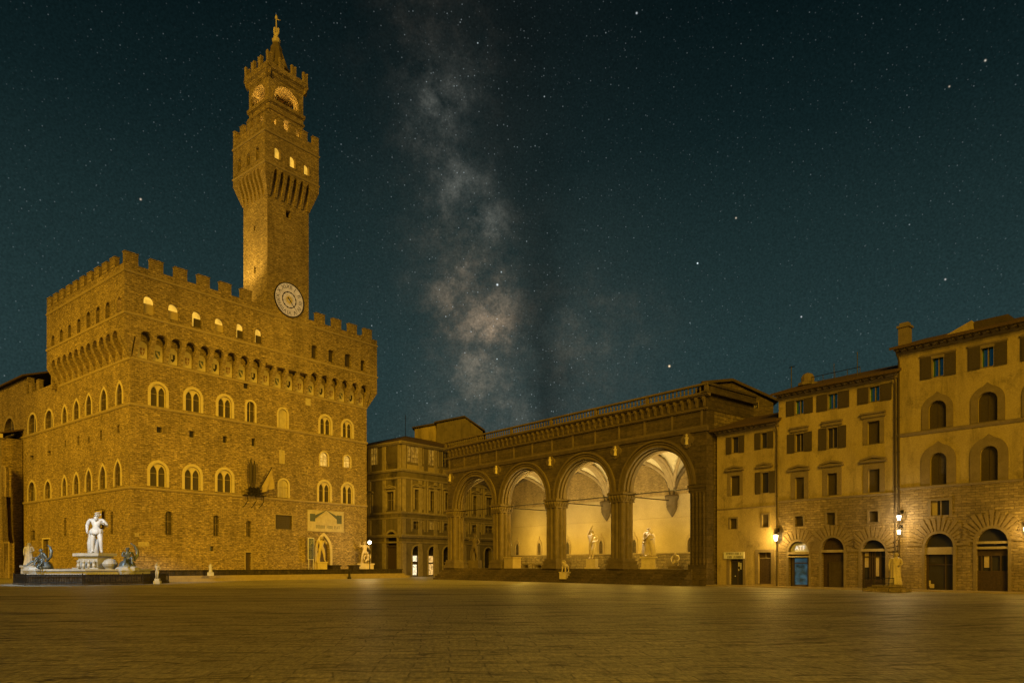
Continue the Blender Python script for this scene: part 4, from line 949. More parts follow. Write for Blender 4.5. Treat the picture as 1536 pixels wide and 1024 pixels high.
P = BX(158); pz = lambda P, x, y: P.px(x, y)
back_house('gabled_house', 'pale gabled house block rising behind the arcade parapet', P, [(P.px(655, 0)[0], 0), (P.px(724, 0)[0], 0), P.px(724, 647), P.px(697, 626), P.px(655, 635)], 18, 'uffizi')
P = BX(160)
back_house('roof_pavilion', 'small flat pavilion left of the pale gabled house', P, [(P.px(622, 0)[0], 0), (P.px(654.6, 0)[0], 0), P.px(654.6, 636), P.px(622, 643)], 12, 'plaster2')
P = Pl((22.5, 89.0), (.93, -.10), (-.10, -.93))
back_house('attic_house', 'dark attic house with a sloping eave behind the right end of the arcade', P, [(P.px(1058, 0)[0], 0), (P.px(1160, 0)[0], 0), P.px(1160, 604), P.px(1098, 573), P.px(1058, 577)], 14, 'loggia', [P.box(1112, 1117, 594, 605), P.box(1122, 1127, 598, 608), P.box(1132, 1137, 603, 612)])

# ------------------------------------------------------------------ the three houses on the right
HP = Pl((22.3, 76.6), (math.sin(a40), -math.cos(a40)), (-math.cos(a40), -math.sin(a40)))
HPREF[0] = HP
def shutters(P, o, s0, s1, z0, z1, w, left=True, right=True, d=.03):
    for on, a, b in ((left, s0 - w - .06, s0 - .06), (right, s1 + .06, s1 + w + .06)):
        if on:
            q = MB(); q.box(P, a, b, z0 - .05, z1 + .05, d, d + .07); q.box(P, a + .06, b - .06, z0 + .06, z1 - .06, d + .06, d + .09); q.build('shutter', 'shutter', o)
def voussoirs(P, root, s0, s1, zs, t, n, mat='voussoir'):
    c = (s0 + s1) / 2; r = (s1 - s0) / 2 + .2; q = MB()
    for k in range(n):
        a0, a1 = math.pi * k / n + .028, math.pi * (k + 1) / n - .028; tt = t * (1 + .12 * ((k * 7) % 3 - 1))
        q.prism(P, [(c + r * math.cos(a0), zs + r * math.sin(a0)), (c + (r + tt) * math.cos(a0), zs + (r + tt) * math.sin(a0)), (c + (r + tt) * math.cos(a1), zs + (r + tt) * math.sin(a1)), (c + r * math.cos(a1), zs + r * math.sin(a1))], -.04, .07)
    return q.build('voussoirs', mat, root)
def house_shell(root, s0, s1, zt, zs, hu, hl, mat_u, mat_l, depth=13, slope=17):
    wall(HP, root, rect(s0, s1, zs, zt), hu, -.7, 0, mat_u); wall(HP, root, rect(s0, s1, 0, zs), hl, -.7, .0, mat_l)
    for s, sg in ((s0, -1), (s1, 1)):
        Q = Pl(HP.pt(s, 0, 0), -HP.n, HP.u * sg); q = MB(); zr = zt + depth / 2 * math.tan(R(slope))
        q.prism(Q, [(.7, 0), (depth, 0), (depth, zt), (depth / 2, zr), (.7, zt + .2)], -.5, -.004); q.build('side_wall', mat_u, root)
    ov = .95; t = math.tan(R(slope)); q = MB()
    zr = zt + .12 + depth / 2 * t
    q.profile(HP, [(ov, zt + .12 - ov * t), (ov, zt + .34 - ov * t), (-depth / 2, zr + .24), (-depth - .4, zt + .25), (-depth - .4, zt), (-depth / 2, zr)], s0 - .35, s1 + .35); q.build('roof', 'roof', root)
    q = MB(); q.profile(HP, [(-.02, zt - .55), (.12, zt - .5), (.2, zt - .25), (.62, zt - .12), (.66, zt - .04 - .2), (.66, zt + .02), (-.02, zt + .02)], s0 - .1, s1 + .1); q.build('cornice', 'house_trim', root)
    q = MB(); q.box(HP, s0 + .2, s0 + .34, zt - .36, zt - .14, .1, .82); o = q.build('rafter_end', 'roof_edge', root); n = int((s1 - s0 - .5) / .62); copies(o, [HP.u * (.62 * i) for i in range(1, n)])
    for x in (1180,): pass
def houses():
    hx = lambda x: HP.px(x, 800)[0]
    # ---- narrow house
    s0, s1 = hx(1075.5), hx(1167.6); zs = 7.9
    r1 = thing('narrow_house', HP.pt((s0 + s1) / 2, 0, -5), 'narrow ochre house with two doors beside the right end of the arcade', 'house')
    hu, hl = [], []
    W = lambda r, b, h, **k: window_unit(HP, r, HP.box(*b), holes=h, **{**dict(trim='house_trim', ring=.16, proud=.06, recess=.28, pane='shutter', bars=0), **k})
    for b, l, rr in [((1098, 1108, 655, 679), 1, 1), ((1141.5, 1151, 648.5, 672), 1, 1)]:
        o = W(r1, b, hu, pane='glass', ring=.1); a = HP.box(*b); shutters(HP, o, *a, .62, l, rr); 
    o = W(r1, (1095.5, 1110, 713, 743), hu, ring=.34); a = HP.box(1095.5, 1110, 713, 743); pediment(HP, o, a[0], a[1], a[3] + .5)
    o = W(r1, (1142, 1153.5, 708, 739), hu, pane='glass', ring=.14); a = HP.box(1142, 1153.5, 708, 739); shutters(HP, o, *a, .6); pediment(HP, o, a[0], a[1], a[3] + .5, over=.45)
    for b in [(1094.5, 1105.5, 777, 793), (1142.5, 1153, 771, 790.5)]: W(r1, b, hl, ring=.14)
    a = HP.box(1094, 1115, 838, 874); o1 = window_unit(HP, r1, (a[0], a[1], .14, a[3]), holes=hl, ring=.28, trim='house_trim', pane='glass', bars=0, mull=False, recess=.35, name='shop_door', label='dark glazed shop door under the white sign')
    q = MB(); b0, b1 = a[0] + (a[1] - a[0]) * .52, a[0] + (a[1] - a[0]) * .75
    q.box(HP, b0, b0 + .14, 2.05, 2.5, -.34, -.32); q.box(HP, b0 + .22, b1, 1.75, 2.45, -.34, -.32); q.box(HP, b0, b0 + .1, 1.6, 1.8, -.34, -.32); q.box(HP, a[0] + .45, a[0] + .55, 1.0, 1.1, -.34, -.32); q.build('notice', 'white_paint', o1)
    q = MB(); cm = (a[0] + a[1]) / 2; q.box(HP, cm - .05, cm + .05, .15, a[3], -.34, -.26); q.box(HP, a[0], a[1], a[3] - .3, a[3] - .2, -.34, -.27); q.build('door_frame', 'roof_edge', o1)
    a = HP.box(1137, 1157, 828, 873); o = window_unit(HP, r1, (a[0], a[1], .3, a[3]), holes=hl, ring=.30, trim='house_trim', pane='wood', bars=0, mull=False, recess=.3, name='door')
    q = MB(); zz = .3 + (a[3] - .3) * .80; q.box(HP, a[0], a[1], zz, zz + .1, -.3, -.22); q.box(HP, (a[0] + a[1]) / 2 - .04, (a[0] + a[1]) / 2 + .04, zz + .1, a[3], -.3, -.23); q.build('door_frame', 'house_trim', o)
    house_shell(r1, s0, s1, 16.5, zs, hu, hl, 'plaster2', 'plaster2')
    string(HP, r1, s0 + .05, s1 - .35, zs + .2, .14, .1, 0, 'house_trim')
    # sign of the narrow house
    a = HP.box(1087.5, 1117.5, 827.5, 837.5); sg = MB(); sg.box(HP, a[0], a[1], a[2], a[3], .06, .24); sg.cur = 1
    zm = (a[2] + a[3]) / 2; strokes(sg, HP, a[0] + .3, a[1] - .1, zm + .06, a[3] - .06, .24, 13, 11); strokes(sg, HP, a[0] + .45, a[1] - .1, a[2] + .06, zm - .06, .24, 12, 12)
    o = sg.build('shop_sign', ['white_paint', 'iron']); tag(o, 'white shop sign with two lines of dark letters above the narrow house door', 'sign')
    # ---- middle house
    s0, s1 = hx(1168), hx(1346); zs = HP.px(1250, 746)[1]
    r2 = thing('middle_house', HP.pt((s0 + s1) / 2, 0, -5), 'yellow house with four floors of windows over three stone shop arches', 'house')
    hu, hl = [], []
    for b, w in [((1193, 1206, 599.5, 620.5), .85), ((1242, 1257, 590, 613), 1.0), ((1304, 1320, 579, 602), .95)]:
        o = W(r2, b, hu, pane='glass_blue', ring=.1, bars=1); shutters(HP, o, *HP.box(*b), w)
    for b in [(1193, 1206, 650, 677), (1241, 1256.5, 641, 672)]:
        o = W(r2, b, hu, pane='glass', ring=.16, bars=1); a = HP.box(*b); shutters(HP, o, *a, .75); pediment(HP, o, a[0], a[1], a[3] + .5, None, over=.5)
    b = (1301, 1320, 631, 665.5); o = W(r2, b, hu, ring=.36); a = HP.box(*b); pediment(HP, o, a[0], a[1], a[3] + .62, None, over=.55)
    for b in [(1192.5, 1206.5, 715, 748), (1240.5, 1256, 709, 742.5), (1302, 1320, 703, 738)]:
        o = W(r2, b, hu, ring=.42); a = HP.box(*b); pediment(HP, o, a[0], a[1], a[3] + .62, over=.62)
    for b in [(1192.5, 1205.5, 773.5, 789), (1239.5, 1253, 768, 787.5), (1303, 1317.5, 766, 783)]: W(r2, b, hl, ring=.15)
    for k, (x0, x1, yt, ytr) in enumerate([(1182.5, 1213.5, 811, 829), (1231.5, 1266, 805.5, 826), (1291, 1328.5, 809, 824.5)]):
        a = HP.box(x0, x1, yt, 880); zs2 = a[3] - (a[1] - a[0]) / 2; ztr = HP.px((x0 + x1) / 2, ytr)[1]
        lab = ['arched booth entrance with blue lit glass and a grey lunette', 'arched doorway with a smaller dark wooden door', 'arched shopfront with glazed doors'][k]
        o = window_unit(HP, r2, (a[0], a[1], .12, a[3]), kind='round', holes=hl, ring=.2, proud=.05, trim='house_trim', pane='glass' if k != 1 else 'wood', bars=0, mull=False, recess=.5, name='shop_arch', label=lab)
        q = MB(); q.box(HP, a[0] - .02, a[1] + .02, ztr - .12, ztr + .12, -.5, -.05 if k else .12); 
        if k == 0: q.box(HP, a[0] - .1, a[1] + .1, ztr - .42, ztr - .26, -.3, .10)
        q.build('transom', 'kerb', o)
        if k == 0:
            lun = [(p, z) for p, z in arch(a[0] + .06, a[1] - .06, ztr + .12, a[3] - .06, 'round') ]
            q = MB(); q.prism(HP, lun, -.45, -.32); q.build('lunette', 'sign_plate', o)
            q = MB(); text_into(q, 'ATF', HP, (a[0] + a[1]) / 2, ztr + .48, .62, -.32, 0, .03); q.build('sign_letters', 'sign_lit', o)
            q = MB(); q.box(HP, a[0] + .45, a[1] - .32, .2, ztr - .5, -.44, -.42); q.build('lit_booth', 'screen', o)
            q = MB()
            for s in (a[0] + .28, a[1] - .22): q.box(HP, s - .1, s + .1, .13, ztr - .13, -.48, -.3)
            q.box(HP, a[0] + .3, a[1] - .2, 2.35, 2.45, -.42, -.36); q.box(HP, a[0] + .3, a[1] - .2, .13, .3, -.48, -.34); q.build('booth_frame', 'roof_edge', o)
        elif k == 1:
            q = MB(); s = a[0] + (a[1] - a[0]) * .32; q.box(HP, s, a[1] - .1, .13, ztr - 1.15, -.49, -.36); q.box(HP, s - .1, s, .13, ztr - 1.0, -.49, -.30); q.box(HP, s - .1, a[1] - .02, ztr - 1.15, ztr - 1.0, -.49, -.31); q.build('inner_door', 'roof_edge', o)
        else:
            q = MB(); w = a[1] - a[0]
            for f in (.03, .30, .40, .50, .72, .97): q.box(HP, a[0] + w * f - .05, a[0] + w * f + .05, .9, ztr - .12, -.49, -.36)
            q.box(HP, a[0], a[1], .13, .9, -.49, -.33); q.box(HP, a[0], a[1], 2.9, 3.0, -.49, -.37); q.build('shop_frame', 'wood', o)
            q = MB(); q.box(HP, a[0] + w * .08, a[0] + w * .24, 2.0, 3.4, -.47, -.44); q.box(HP, a[0] + w * .53, a[0] + w * .66, 1.2, 2.9, -.47, -.44); q.build('display_card', 'flag', o)
        voussoirs(HP, r2, a[0], a[1], zs2, .95, 15)
    house_shell(r2, s0, s1, 19.05, zs, hu, hl, 'plaster', 'house_stone')
    string(HP, r2, s0 + .02, s1 - .3, zs, .16, .12, 0, 'house_trim')
    q = MB(); s, z = HP.px(1204, 582, -2); p = HP.pt(s, 0, -3)
    q.lathe(p, [(.75, 18.5), (.75, 20.1), (.95, 20.2), (.95, 20.45), (.62, 20.6), (.66, 21.0), (.45, 21.35), (.1, 21.5)], 10); q.build('chimney', 'house_trim', r2)
    q = MB(); s, _ = HP.px(1187, 580, -2.5); q.tube([HP.pt(s, 19, -2.5), HP.pt(s, 22.4, -2.5)], .05, 6); q.tube([HP.pt(s - .25, 22.3, -2.5), HP.pt(s + .35, 22.3, -2.5)], .04, 6); q.build('antenna', 'iron', r2)
    q = MB(); sa, sb = HP.px(1217, 575, -2)[0], HP.px(1290, 560, -2)[0]
    q.tube([HP.pt(sa, 20.7, -2), HP.pt(sb, 20.75, -2)], .035, 6)
    for k in range(5): s = sa + (sb - sa) * k / 4; q.tube([HP.pt(s, 19.5, -2), HP.pt(s, 20.72, -2)], .03, 6)
    s = HP.px(1286, 560, -2)[0]; q.tube([HP.pt(s, 19.5, -2), HP.pt(s, 22.2, -2)], .04, 6); s = HP.px(1251, 560, -2)[0]; q.tube([HP.pt(s, 19.5, -2), HP.pt(s, 21.6, -2)], .03, 6); q.build('roof_railing', 'iron', r2)
    # ---- tall house
    s0, s1 = hx(1346.6), 41.0; zs = HP.px(1450, 725.5)[1]
    r3 = thing('tall_house', HP.pt((s0 + s1) / 2, 0, -5), 'tall ochre house with pointed stone window surrounds at the right edge', 'house')
    hu, hl = [], []
    base_s = [(1398.5, 1416, 533.5, 564.5), (1472, 1491, 518, 550)]
    da = HP.box(*base_s[1])[0] - HP.box(*base_s[0])[0]
    def third(b): a = HP.box(*b); return (a[0] + da, a[1] + da, a[2], a[3])
    for i, b in enumerate([HP.box(*x) for x in base_s] + [third(base_s[1])]):
        o = window_unit(HP, r3, b, holes=hu, trim='house_trim', ring=.12, recess=.28, pane='glass_blue', bars=1); shutters(HP, o, *b, .85); pediment(HP, o, b[0] - .5, b[1] + .5, b[3] + .12, None, over=.45, out=.16)
    def gothic(b, grow_by):
        poly = arch(b[0], b[1], b[2], b[3], 'round'); hu.append(poly); c = (b[0] + b[1]) / 2; w = (b[1] - b[0]) / 2 + grow_by
        out = arch(c - w, c + w, b[2], b[3] + grow_by * 1.02, 'round'); out = [(x, z + max(0, .24 - abs(x - c)) * (z > b[3]) * 1.0) for x, z in out]
        q = MB(); q.prism(HP, out, -.05, .08, [grow(poly, -.02)]); o = q.build('window', 'house_trim', r3)
        q = MB(); q.prism(HP, grow(poly, .05, False), -.33, -.27); q.build('shutter', 'shutter', o)
        q = MB(); q.box(HP, c - .03, c + .03, b[2], b[3] - .05, -.27, -.23); q.build('transom', 'roof_edge', o)
    for b, gb in [((1392.5, 1420, 600, 642), .50), ((1466.5, 1497, 587, 632), .50), ((1395, 1420.5, 678, 727), .70), ((1470, 1497.5, 668, 721), .70)]: gothic(HP.box(*b), gb)
    for b in [(1466.5, 1497, 587, 632), (1470, 1497.5, 668, 721)]: gothic(third(b), .6)
    b = (1396, 1424.5, 750, 772.5); o = W(r3, b, hl, ring=.2, pane='glass', bars=1); a = HP.box(*b); q = MB(); q.box(HP, a[0] + .05, a[0] + (a[1] - a[0]) * .3, a[2], a[3], -.26, -.2); q.build('shutter', 'flag', o)
    arches = [(1387, 1430, 799, 820, 831), (1464, 1512.5, 791.5, 813, 821)]
    bx = [HP.box(x0, x1, yt, 885) for x0, x1, yt, _, _ in arches]; bx.append((bx[1][0] + da, bx[1][1] + da, bx[1][2], bx[1][3]))
    for k, a in enumerate(bx):
        zs2 = a[3] - (a[1] - a[0]) / 2; w = a[1] - a[0]
        o = window_unit(HP, r3, (a[0], a[1], .12, a[3]), kind='round', holes=hl, ring=.2, proud=.05, trim='house_trim', pane='glass', bars=0, mull=False, recess=.5, name='shop_arch', label=['arched shopfront with a pale lintel band', 'arched shopfront with a dark panelled lower half', 'arched shopfront at the far right'][k])
        q = MB()
        if k == 0:
            z0, z1 = HP.px(1408, 831)[1], HP.px(1408, 820)[1]; q.box(HP, a[0] - .02, a[1] + .02, z0, z1, -.5, -.06)
        else:
            for y in (813, 821): zz = HP.px(1488, y)[1]; q.box(HP, a[0] - .02, a[1] + .02, zz - .1, zz + .1, -.5, -.06)
        q.build('transom', 'kerb', o)
        q = MB(); zt2 = zs2 - .5
        if k == 0: q.box(HP, a[0] + w * .65, a[0] + w * .65 + .08, .13, zt2, -.49, -.38); q.box(HP, a[0] + .02, a[0] + .14, .13, zt2, -.49, -.36); q.box(HP, a[1] - .14, a[1] - .02, .13, zt2, -.49, -.36); q.box(HP, a[0], a[1], 2.2, 2.28, -.49, -.40)
        else:
            q.box(HP, a[0], a[1], .13, 1.75, -.49, -.34)
            for f in (.12, .42, .72): q.box(HP, a[0] + w * f - .05, a[0] + w * f + .05, 1.75, zt2 - .6, -.49, -.37)
            q.box(HP, a[0], a[1], zt2 - .6, zt2, -.49, -.35)
        q.build('shop_frame', 'wood', o)
        q = MB()
        if k == 0: q.box(HP, a[0] + .2, a[0] + .34, .4, .9, -.40, -.36); q.box(HP, a[0] + .26, a[0] + .6, .25, .6, -.41, -.37)
        else: q.box(HP, a[0] + w * .2, a[0] + w * .36, 2.0, 3.3, -.47, -.44)
        q.build('display_card', 'flag', o)
        voussoirs(HP, r3, a[0], a[1], zs2, 1.15, 17)
    house_shell(r3, s0, s1, 21.0, zs, hu, hl, 'plaster', 'house_stone', 14)
    string(HP, r3, s0 + .02, s1, zs, .2, .14, 0, 'house_trim'); zz = HP.px(1450, 640)[1]; string(HP, r3, s0 + .02, s1, zz, .3, .18, 0, 'house_trim')
    q = MB(); s, _ = HP.px(1357.5, 510, -1.2); q.box(HP, s - .42, s + .42, 20.8, 23.1, -1.6, -.8); q.box(HP, s - .52, s + .52, 23.1, 23.3, -1.7, -.7); q.box(HP, s - .36, s + .36, 23.3, 23.55, -1.5, -.9); q.build('chimney', 'house_trim', r3)
    q = MB(); s, _ = HP.px(1449, 490, -1); q.prism(HP, [(s - 2.4, 21.3), (s + .6, 21.3), (s + .4, 22.4)], -5, -1.0); q.build('dormer', 'plaster', r3)
    q = MB(); s, _ = HP.px(1485, 484, -1); q.box(HP, s - 1.2, s + 1.2, 21.2, 22.3, -3, -1.2); q.build('roof_vent', 'roof_edge', r3)
    # rain pipes
    for r, x, zt in ((r1, 1166.5, 16.4), (r2, 1344, 19.0), (r3, 1349.5, 20.8)):
        s = hx(x); q = MB(); q.tube([HP.pt(s, .1, .16), HP.pt(s, zt - .9, .16), HP.pt(s, zt - .3, .5)], .075, 8)
        for z in (3, 6, 9, 12, 15): q.tube([HP.pt(s, z, .16), HP.pt(s, z + .1, .16)], .11, 8)
        q.build('rain_pipe', 'roof_edge', r)
houses()
q = MB(); q.box(HP, -.8, 44, -.05, .12, .02, 1.7); o = q.build('pavement', 'kerb'); tag(o, 'narrow raised stone pavement along the houses', None, kind='structure')

# ------------------------------------------------------------------ statues
BASEJ = dict(pel=(0, 0, .52), spi=(0, -.004, .61), che=(0, .004, .73), nec=(0, .002, .835), hed=(0, -.012, .895), top=(0, -.008, .955),
    shl=(.115, .008, .795), ell=(.150, .015, .63), wrl=(.150, -.04, .49), shr=(-.115, .008, .795), elr=(-.150, .015, .63), wrr=(-.150, -.04, .49),
    hil=(.055, 0, .50), knl=(.065, -.02, .285), anl=(.070, .012, .045), tol=(.085, -.075, .018), hir=(-.055, 0, .50), knr=(-.065, -.02, .285), anr=(-.070, .012, .045), tor=(-.085, -.075, .018))
RAD = dict(pel=.082, spi=.070, che=.088, nec=.034, hed=.052, top=.036, sh=.046, el=.033, wr=.022, hi=.066, kn=.043, an=.026, to=.022)
EDG = [('pel', 'spi'), ('spi', 'che'), ('che', 'nec'), ('nec', 'hed'), ('hed', 'top'), ('che', 'shl'), ('shl', 'ell'), ('ell', 'wrl'), ('che', 'shr'), ('shr', 'elr'), ('elr', 'wrr'),
       ('pel', 'hil'), ('hil', 'knl'), ('knl', 'anl'), ('anl', 'tol'), ('pel', 'hir'), ('hir', 'knr'), ('knr', 'anr'), ('anr', 'tor')]
def skin(joints, edges, rad, root, sub=1):
    ks = list(joints); me = bpy.data.meshes.new('armature_mesh')
    me.from_pydata([joints[k] for k in ks], [(ks.index(a), ks.index(b)) for a, b in edges], [])
    ob = bpy.data.objects.new('armature_mesh', me); COL.objects.link(ob)
    ob.modifiers.new('Skin', 'SKIN'); s = ob.modifiers.new('Sub', 'SUBSURF'); s.levels = sub; s.render_levels = sub
    for k, sv in zip(ks, me.skin_vertices[0].data):
        r = rad(k); sv.radius = r if isinstance(r, tuple) else (r, r); sv.use_root = (k == root)
    dg = bpy.context.evaluated_depsgraph_get(); ev = bpy.data.meshes.new_from_object(ob.evaluated_get(dg))
    vs = [v.co.copy() for v in ev.vertices]; fs = [tuple(p.vertices) for p in ev.polygons]
    bpy.data.objects.remove(ob); bpy.data.meshes.remove(me); bpy.data.meshes.remove(ev); return vs, fs
POSES = dict(
    stand=dict(pel=(.015, 0, .52), knl=(.085, -.05, .285), anl=(.10, .0, .045), tol=(.115, -.085, .02), ell=(.165, .03, .635), wrl=(.10, -.10, .60), nec=(0, 0, .835), hed=(.012, -.02, .895)),
    sling=dict(pel=(-.012, 0, .52), shl=(.118, 0, .80), ell=(.185, -.03, .68), wrl=(.115, -.05, .80), knl=(.09, -.04, .285), anl=(.12, .0, .05), tol=(.14, -.08, .02), hed=(.02, -.015, .895)),
    giant=dict(pel=(.012, 0, .52), ell=(.20, -.02, .64), wrl=(.165, -.13, .68), elr=(-.175, .03, .65), wrr=(-.150, -.06, .52), knl=(.09, -.07, .29), anl=(.10, -.04, .05), tol=(.12, -.12, .02), hed=(.028, -.018, .895), top=(.034, -.016, .955)),
    aloft=dict(elr=(-.085, -.02, .93), wrr=(.0, -.03, 1.06), ell=(.16, .02, .65), wrl=(.09, -.1, .585), spi=(-.02, 0, .61), che=(-.015, 0, .73), knl=(.05, -.06, .29), anl=(.03, -.03, .05), tol=(.03, -.1, .02)),
    club=dict(elr=(-.19, -.02, .74), wrr=(-.20, -.05, .90), ell=(.19, -.04, .66), wrl=(.17, -.14, .60), knl=(.10, -.08, .29), anl=(.13, -.05, .05), tol=(.15, -.13, .02), knr=(-.10, .0, .28), anr=(-.12, .04, .05), tor=(-.14, -.04, .02)),
    sit=dict(pel=(0, .05, .30), spi=(0, .075, .39), che=(0, .06, .51), nec=(0, .03, .61), hed=(0, .005, .67), top=(0, .01, .73), shl=(.115, .05, .575), shr=(-.115, .05, .575), ell=(.19, .10, .43), wrl=(.22, .14, .30), elr=(-.16, -.02, .44), wrr=(-.10, -.15, .42),
             hil=(.06, .03, .28), knl=(.10, -.17, .40), anl=(.10, -.23, .17), tol=(.11, -.32, .14), hir=(-.06, .03, .28), knr=(-.10, -.21, .29), anr=(-.13, -.38, .12), tor=(-.15, -.46, .12)),
    crouch=dict(pel=(0, .05, .22), spi=(0, .02, .31), che=(0, -.05, .41), nec=(0, -.10, .49), hed=(0, -.14, .54), top=(0, -.16, .595), shl=(.11, -.05, .47), shr=(-.11, -.05, .47), ell=(.17, -.13, .33), wrl=(.13, -.20, .20), elr=(-.17, -.13, .33), wrr=(-.12, -.20, .22),
                hil=(.06, .04, .21), knl=(.12, -.15, .26), anl=(.10, -.02, .05), tol=(.11, -.11, .02), hir=(-.06, .04, .21), knr=(-.12, -.12, .10), anr=(-.10, .06, .05), tor=(-.11, .0, .02)))
_cache = {}
def body(mb, pose):
    J = dict(BASEJ); J.update(POSES[pose])
    if pose not in _cache: _cache[pose] = skin(J, EDG, lambda k: (RAD[k] if k in RAD else RAD[k[:2]]) if k not in ('pel', 'spi', 'che') else (RAD[k] * 1.15, RAD[k] * .80), 'pel', 2)
    vs, fs = _cache[pose]; mb.add(vs, fs)
    h = Vector(J['hed']); f = (Vector((0, -1, 0)))
    mb.tube([h + Vector((0, -.045, .022)), h + Vector((0, -.066, -.008)), h + Vector((0, -.05, -.014))], [.006, .011, .007], 6)            # nose
    for s in (-1, 1):
        mb.tube([h + Vector((s * .051, .002, .012)), h + Vector((s * .056, .006, -.016))], [.011, .007], 6)                                # ears
        mb.tube([h + Vector((s * .010, -.050, .022)), h + Vector((s * .032, -.044, .022))], .007, 6)                                       # brow
    mb.tube([h + Vector((-.014, -.050, -.030)), h + Vector((.014, -.050, -.030))], .006, 6)                                                # mouth
    for i in range(16):                                                                                                                   # curls
        a = i * 2.4; z = .03 + .045 * ((i * .37) % 1); r = .052 * math.sqrt(max(.1, 1 - (z / .095) ** 2)); y = math.sin(a) * r
        if y < -.03 and z < .05: continue
        p = h + Vector((math.cos(a) * r, y + .006, z)); mb.tube([p + Vector((0, 0, -.016)), p, p + Vector((0, 0, .012))], [.012, .021, .010], 6)
    for sd in ('l', 'r'):
        w, e = Vector(J['wr' + sd]), Vector(J['el' + sd]); d = (w - e).normalized(); sx = d.orthogonal().normalized(); sx = (Vector((0, 1, 0)) - d * d.y).normalized() if abs(d.y) < .9 else sx
        pn = d.cross(sx) * (1 if sd == 'l' else -1)
        mb.tube([w - d * .01, w + d * .02, w + d * .045], [.017, .022, .021], 8)
        for i, L in enumerate((.036, .042, .040, .032)):
            b = w + d * .045 + sx * (-.016 + .0105 * i); mb.tube([b, b + d * L * .55 - pn * .004, b + d * L * .9 - pn * .016], [.0068, .006, .0045], 6)
        b = w + d * .016 - sx * .018; mb.tube([b, b - sx * .014 + d * .018, b - sx * .016 + d * .036 - pn * .006], [.008, .007, .005], 6)
def place(mb, start, at, h, rz, bulk=1.0):
    c, s = math.cos(rz) * bulk, math.sin(rz) * bulk; at = Vector(at)
    for v in mb.v[start:]:
        x, y, z = v; v.x, v.y, v.z = at.x + (x * c - y * s) * h, at.y + (x * s + y * c) * h, at.z + z * h
def face_cam(at): return math.atan2(at[0], -at[1]) if False else math.atan2(-at[0], at[1]) * -1.0 * -1.0
def statue(name, label, at, h, pose, mat, rz=0, ped=None, pmat=None, drape=None, group=None, cat='statue', extra=None, bulk=1.12):
    root = thing(name, at, label, cat, group); at = Vector(at); zb = 0
    if ped:
        q = MB()
        for w, d, z0, z1 in ped:
            b = Pl((at.x, at.y), (math.cos(rz), math.sin(rz)), (math.sin(rz), -math.cos(rz))); q.box(b, -w / 2, w / 2, at.z + z0, at.z + z1, -d / 2, d / 2); zb = max(zb, z1)
        q.build('pedestal', pmat or mat, root)
    p = at + Vector((0, 0, zb)); q = MB(); body(q, pose)
    if extra: extra(q)
    place(q, 0, p, h, rz, bulk); q.build('figure', mat, root, True)
    if drape:
        q = MB()
        if drape == 'robe': q.lathe((0, .01, 0), [(.17, .005), (.165, .06), (.135, .25), (.125, .42), (.115, .56), (.10, .66), (.118, .74), (.10, .79), (.04, .835)], 40, .10, 9, 0, (1, .8))
        elif drape == 'cloak':
            q.lathe((0, .055, 0), [(.20, .005), (.21, .1), (.185, .3), (.165, .5), (.15, .65), (.135, .76), (.06, .835)], 36, .12, 8, .4, (1, .45))
            q.tube([(.12, -.03, .79), (.02, -.10, .72), (-.11, -.06, .56)], [.03, .04, .03], 8)
        elif drape == 'loin': q.lathe((0, 0, 0), [(.115, .38), (.118, .45), (.108, .54), (.10, .565)], 30, .07, 8, 0, (1, .82)); q.tube([(.05, -.09, .54), (.06, -.11, .4), (.05, -.09, .26)], [.035, .045, .015], 8)
        elif drape == 'giantcloth':
            q.lathe((.0, .0, 0), [(.105, .44), (.118, .48), (.112, .54), (.098, .575)], 30, .09, 9, 0, (1, .85)); q.tube([(.12, .08, .80), (.02, .10, .70), (-.08, .10, .5), (-.12, .11, .25), (-.10, .10, .0)], [.03, .06, .075, .07, .08], 10)
            q.tube([(.0, -.085, .86), (.012, -.085, .80), (.01, -.08, .755)], [.034, .030, .012], 8); q.tube([(-.02, .05, 0), (-.015, .06, .2), (.0, .04, .34)], [.06, .05, .03], 8)
        elif drape == 'trunk': q.tube([(-.08, .09, 0), (-.085, .08, .2), (-.07, .07, .36)], [.07, .055, .035], 8)
        place(q, 0, p, h, rz, bulk); q.build('drapery' if drape != 'trunk' else 'tree_stump_support', mat, root, drape != 'trunk')
    return root
def world(px, Y): return ((px - CX) / F * Y, Y)
def zat(py, Y): return EYE + (HY - py) * Y / F
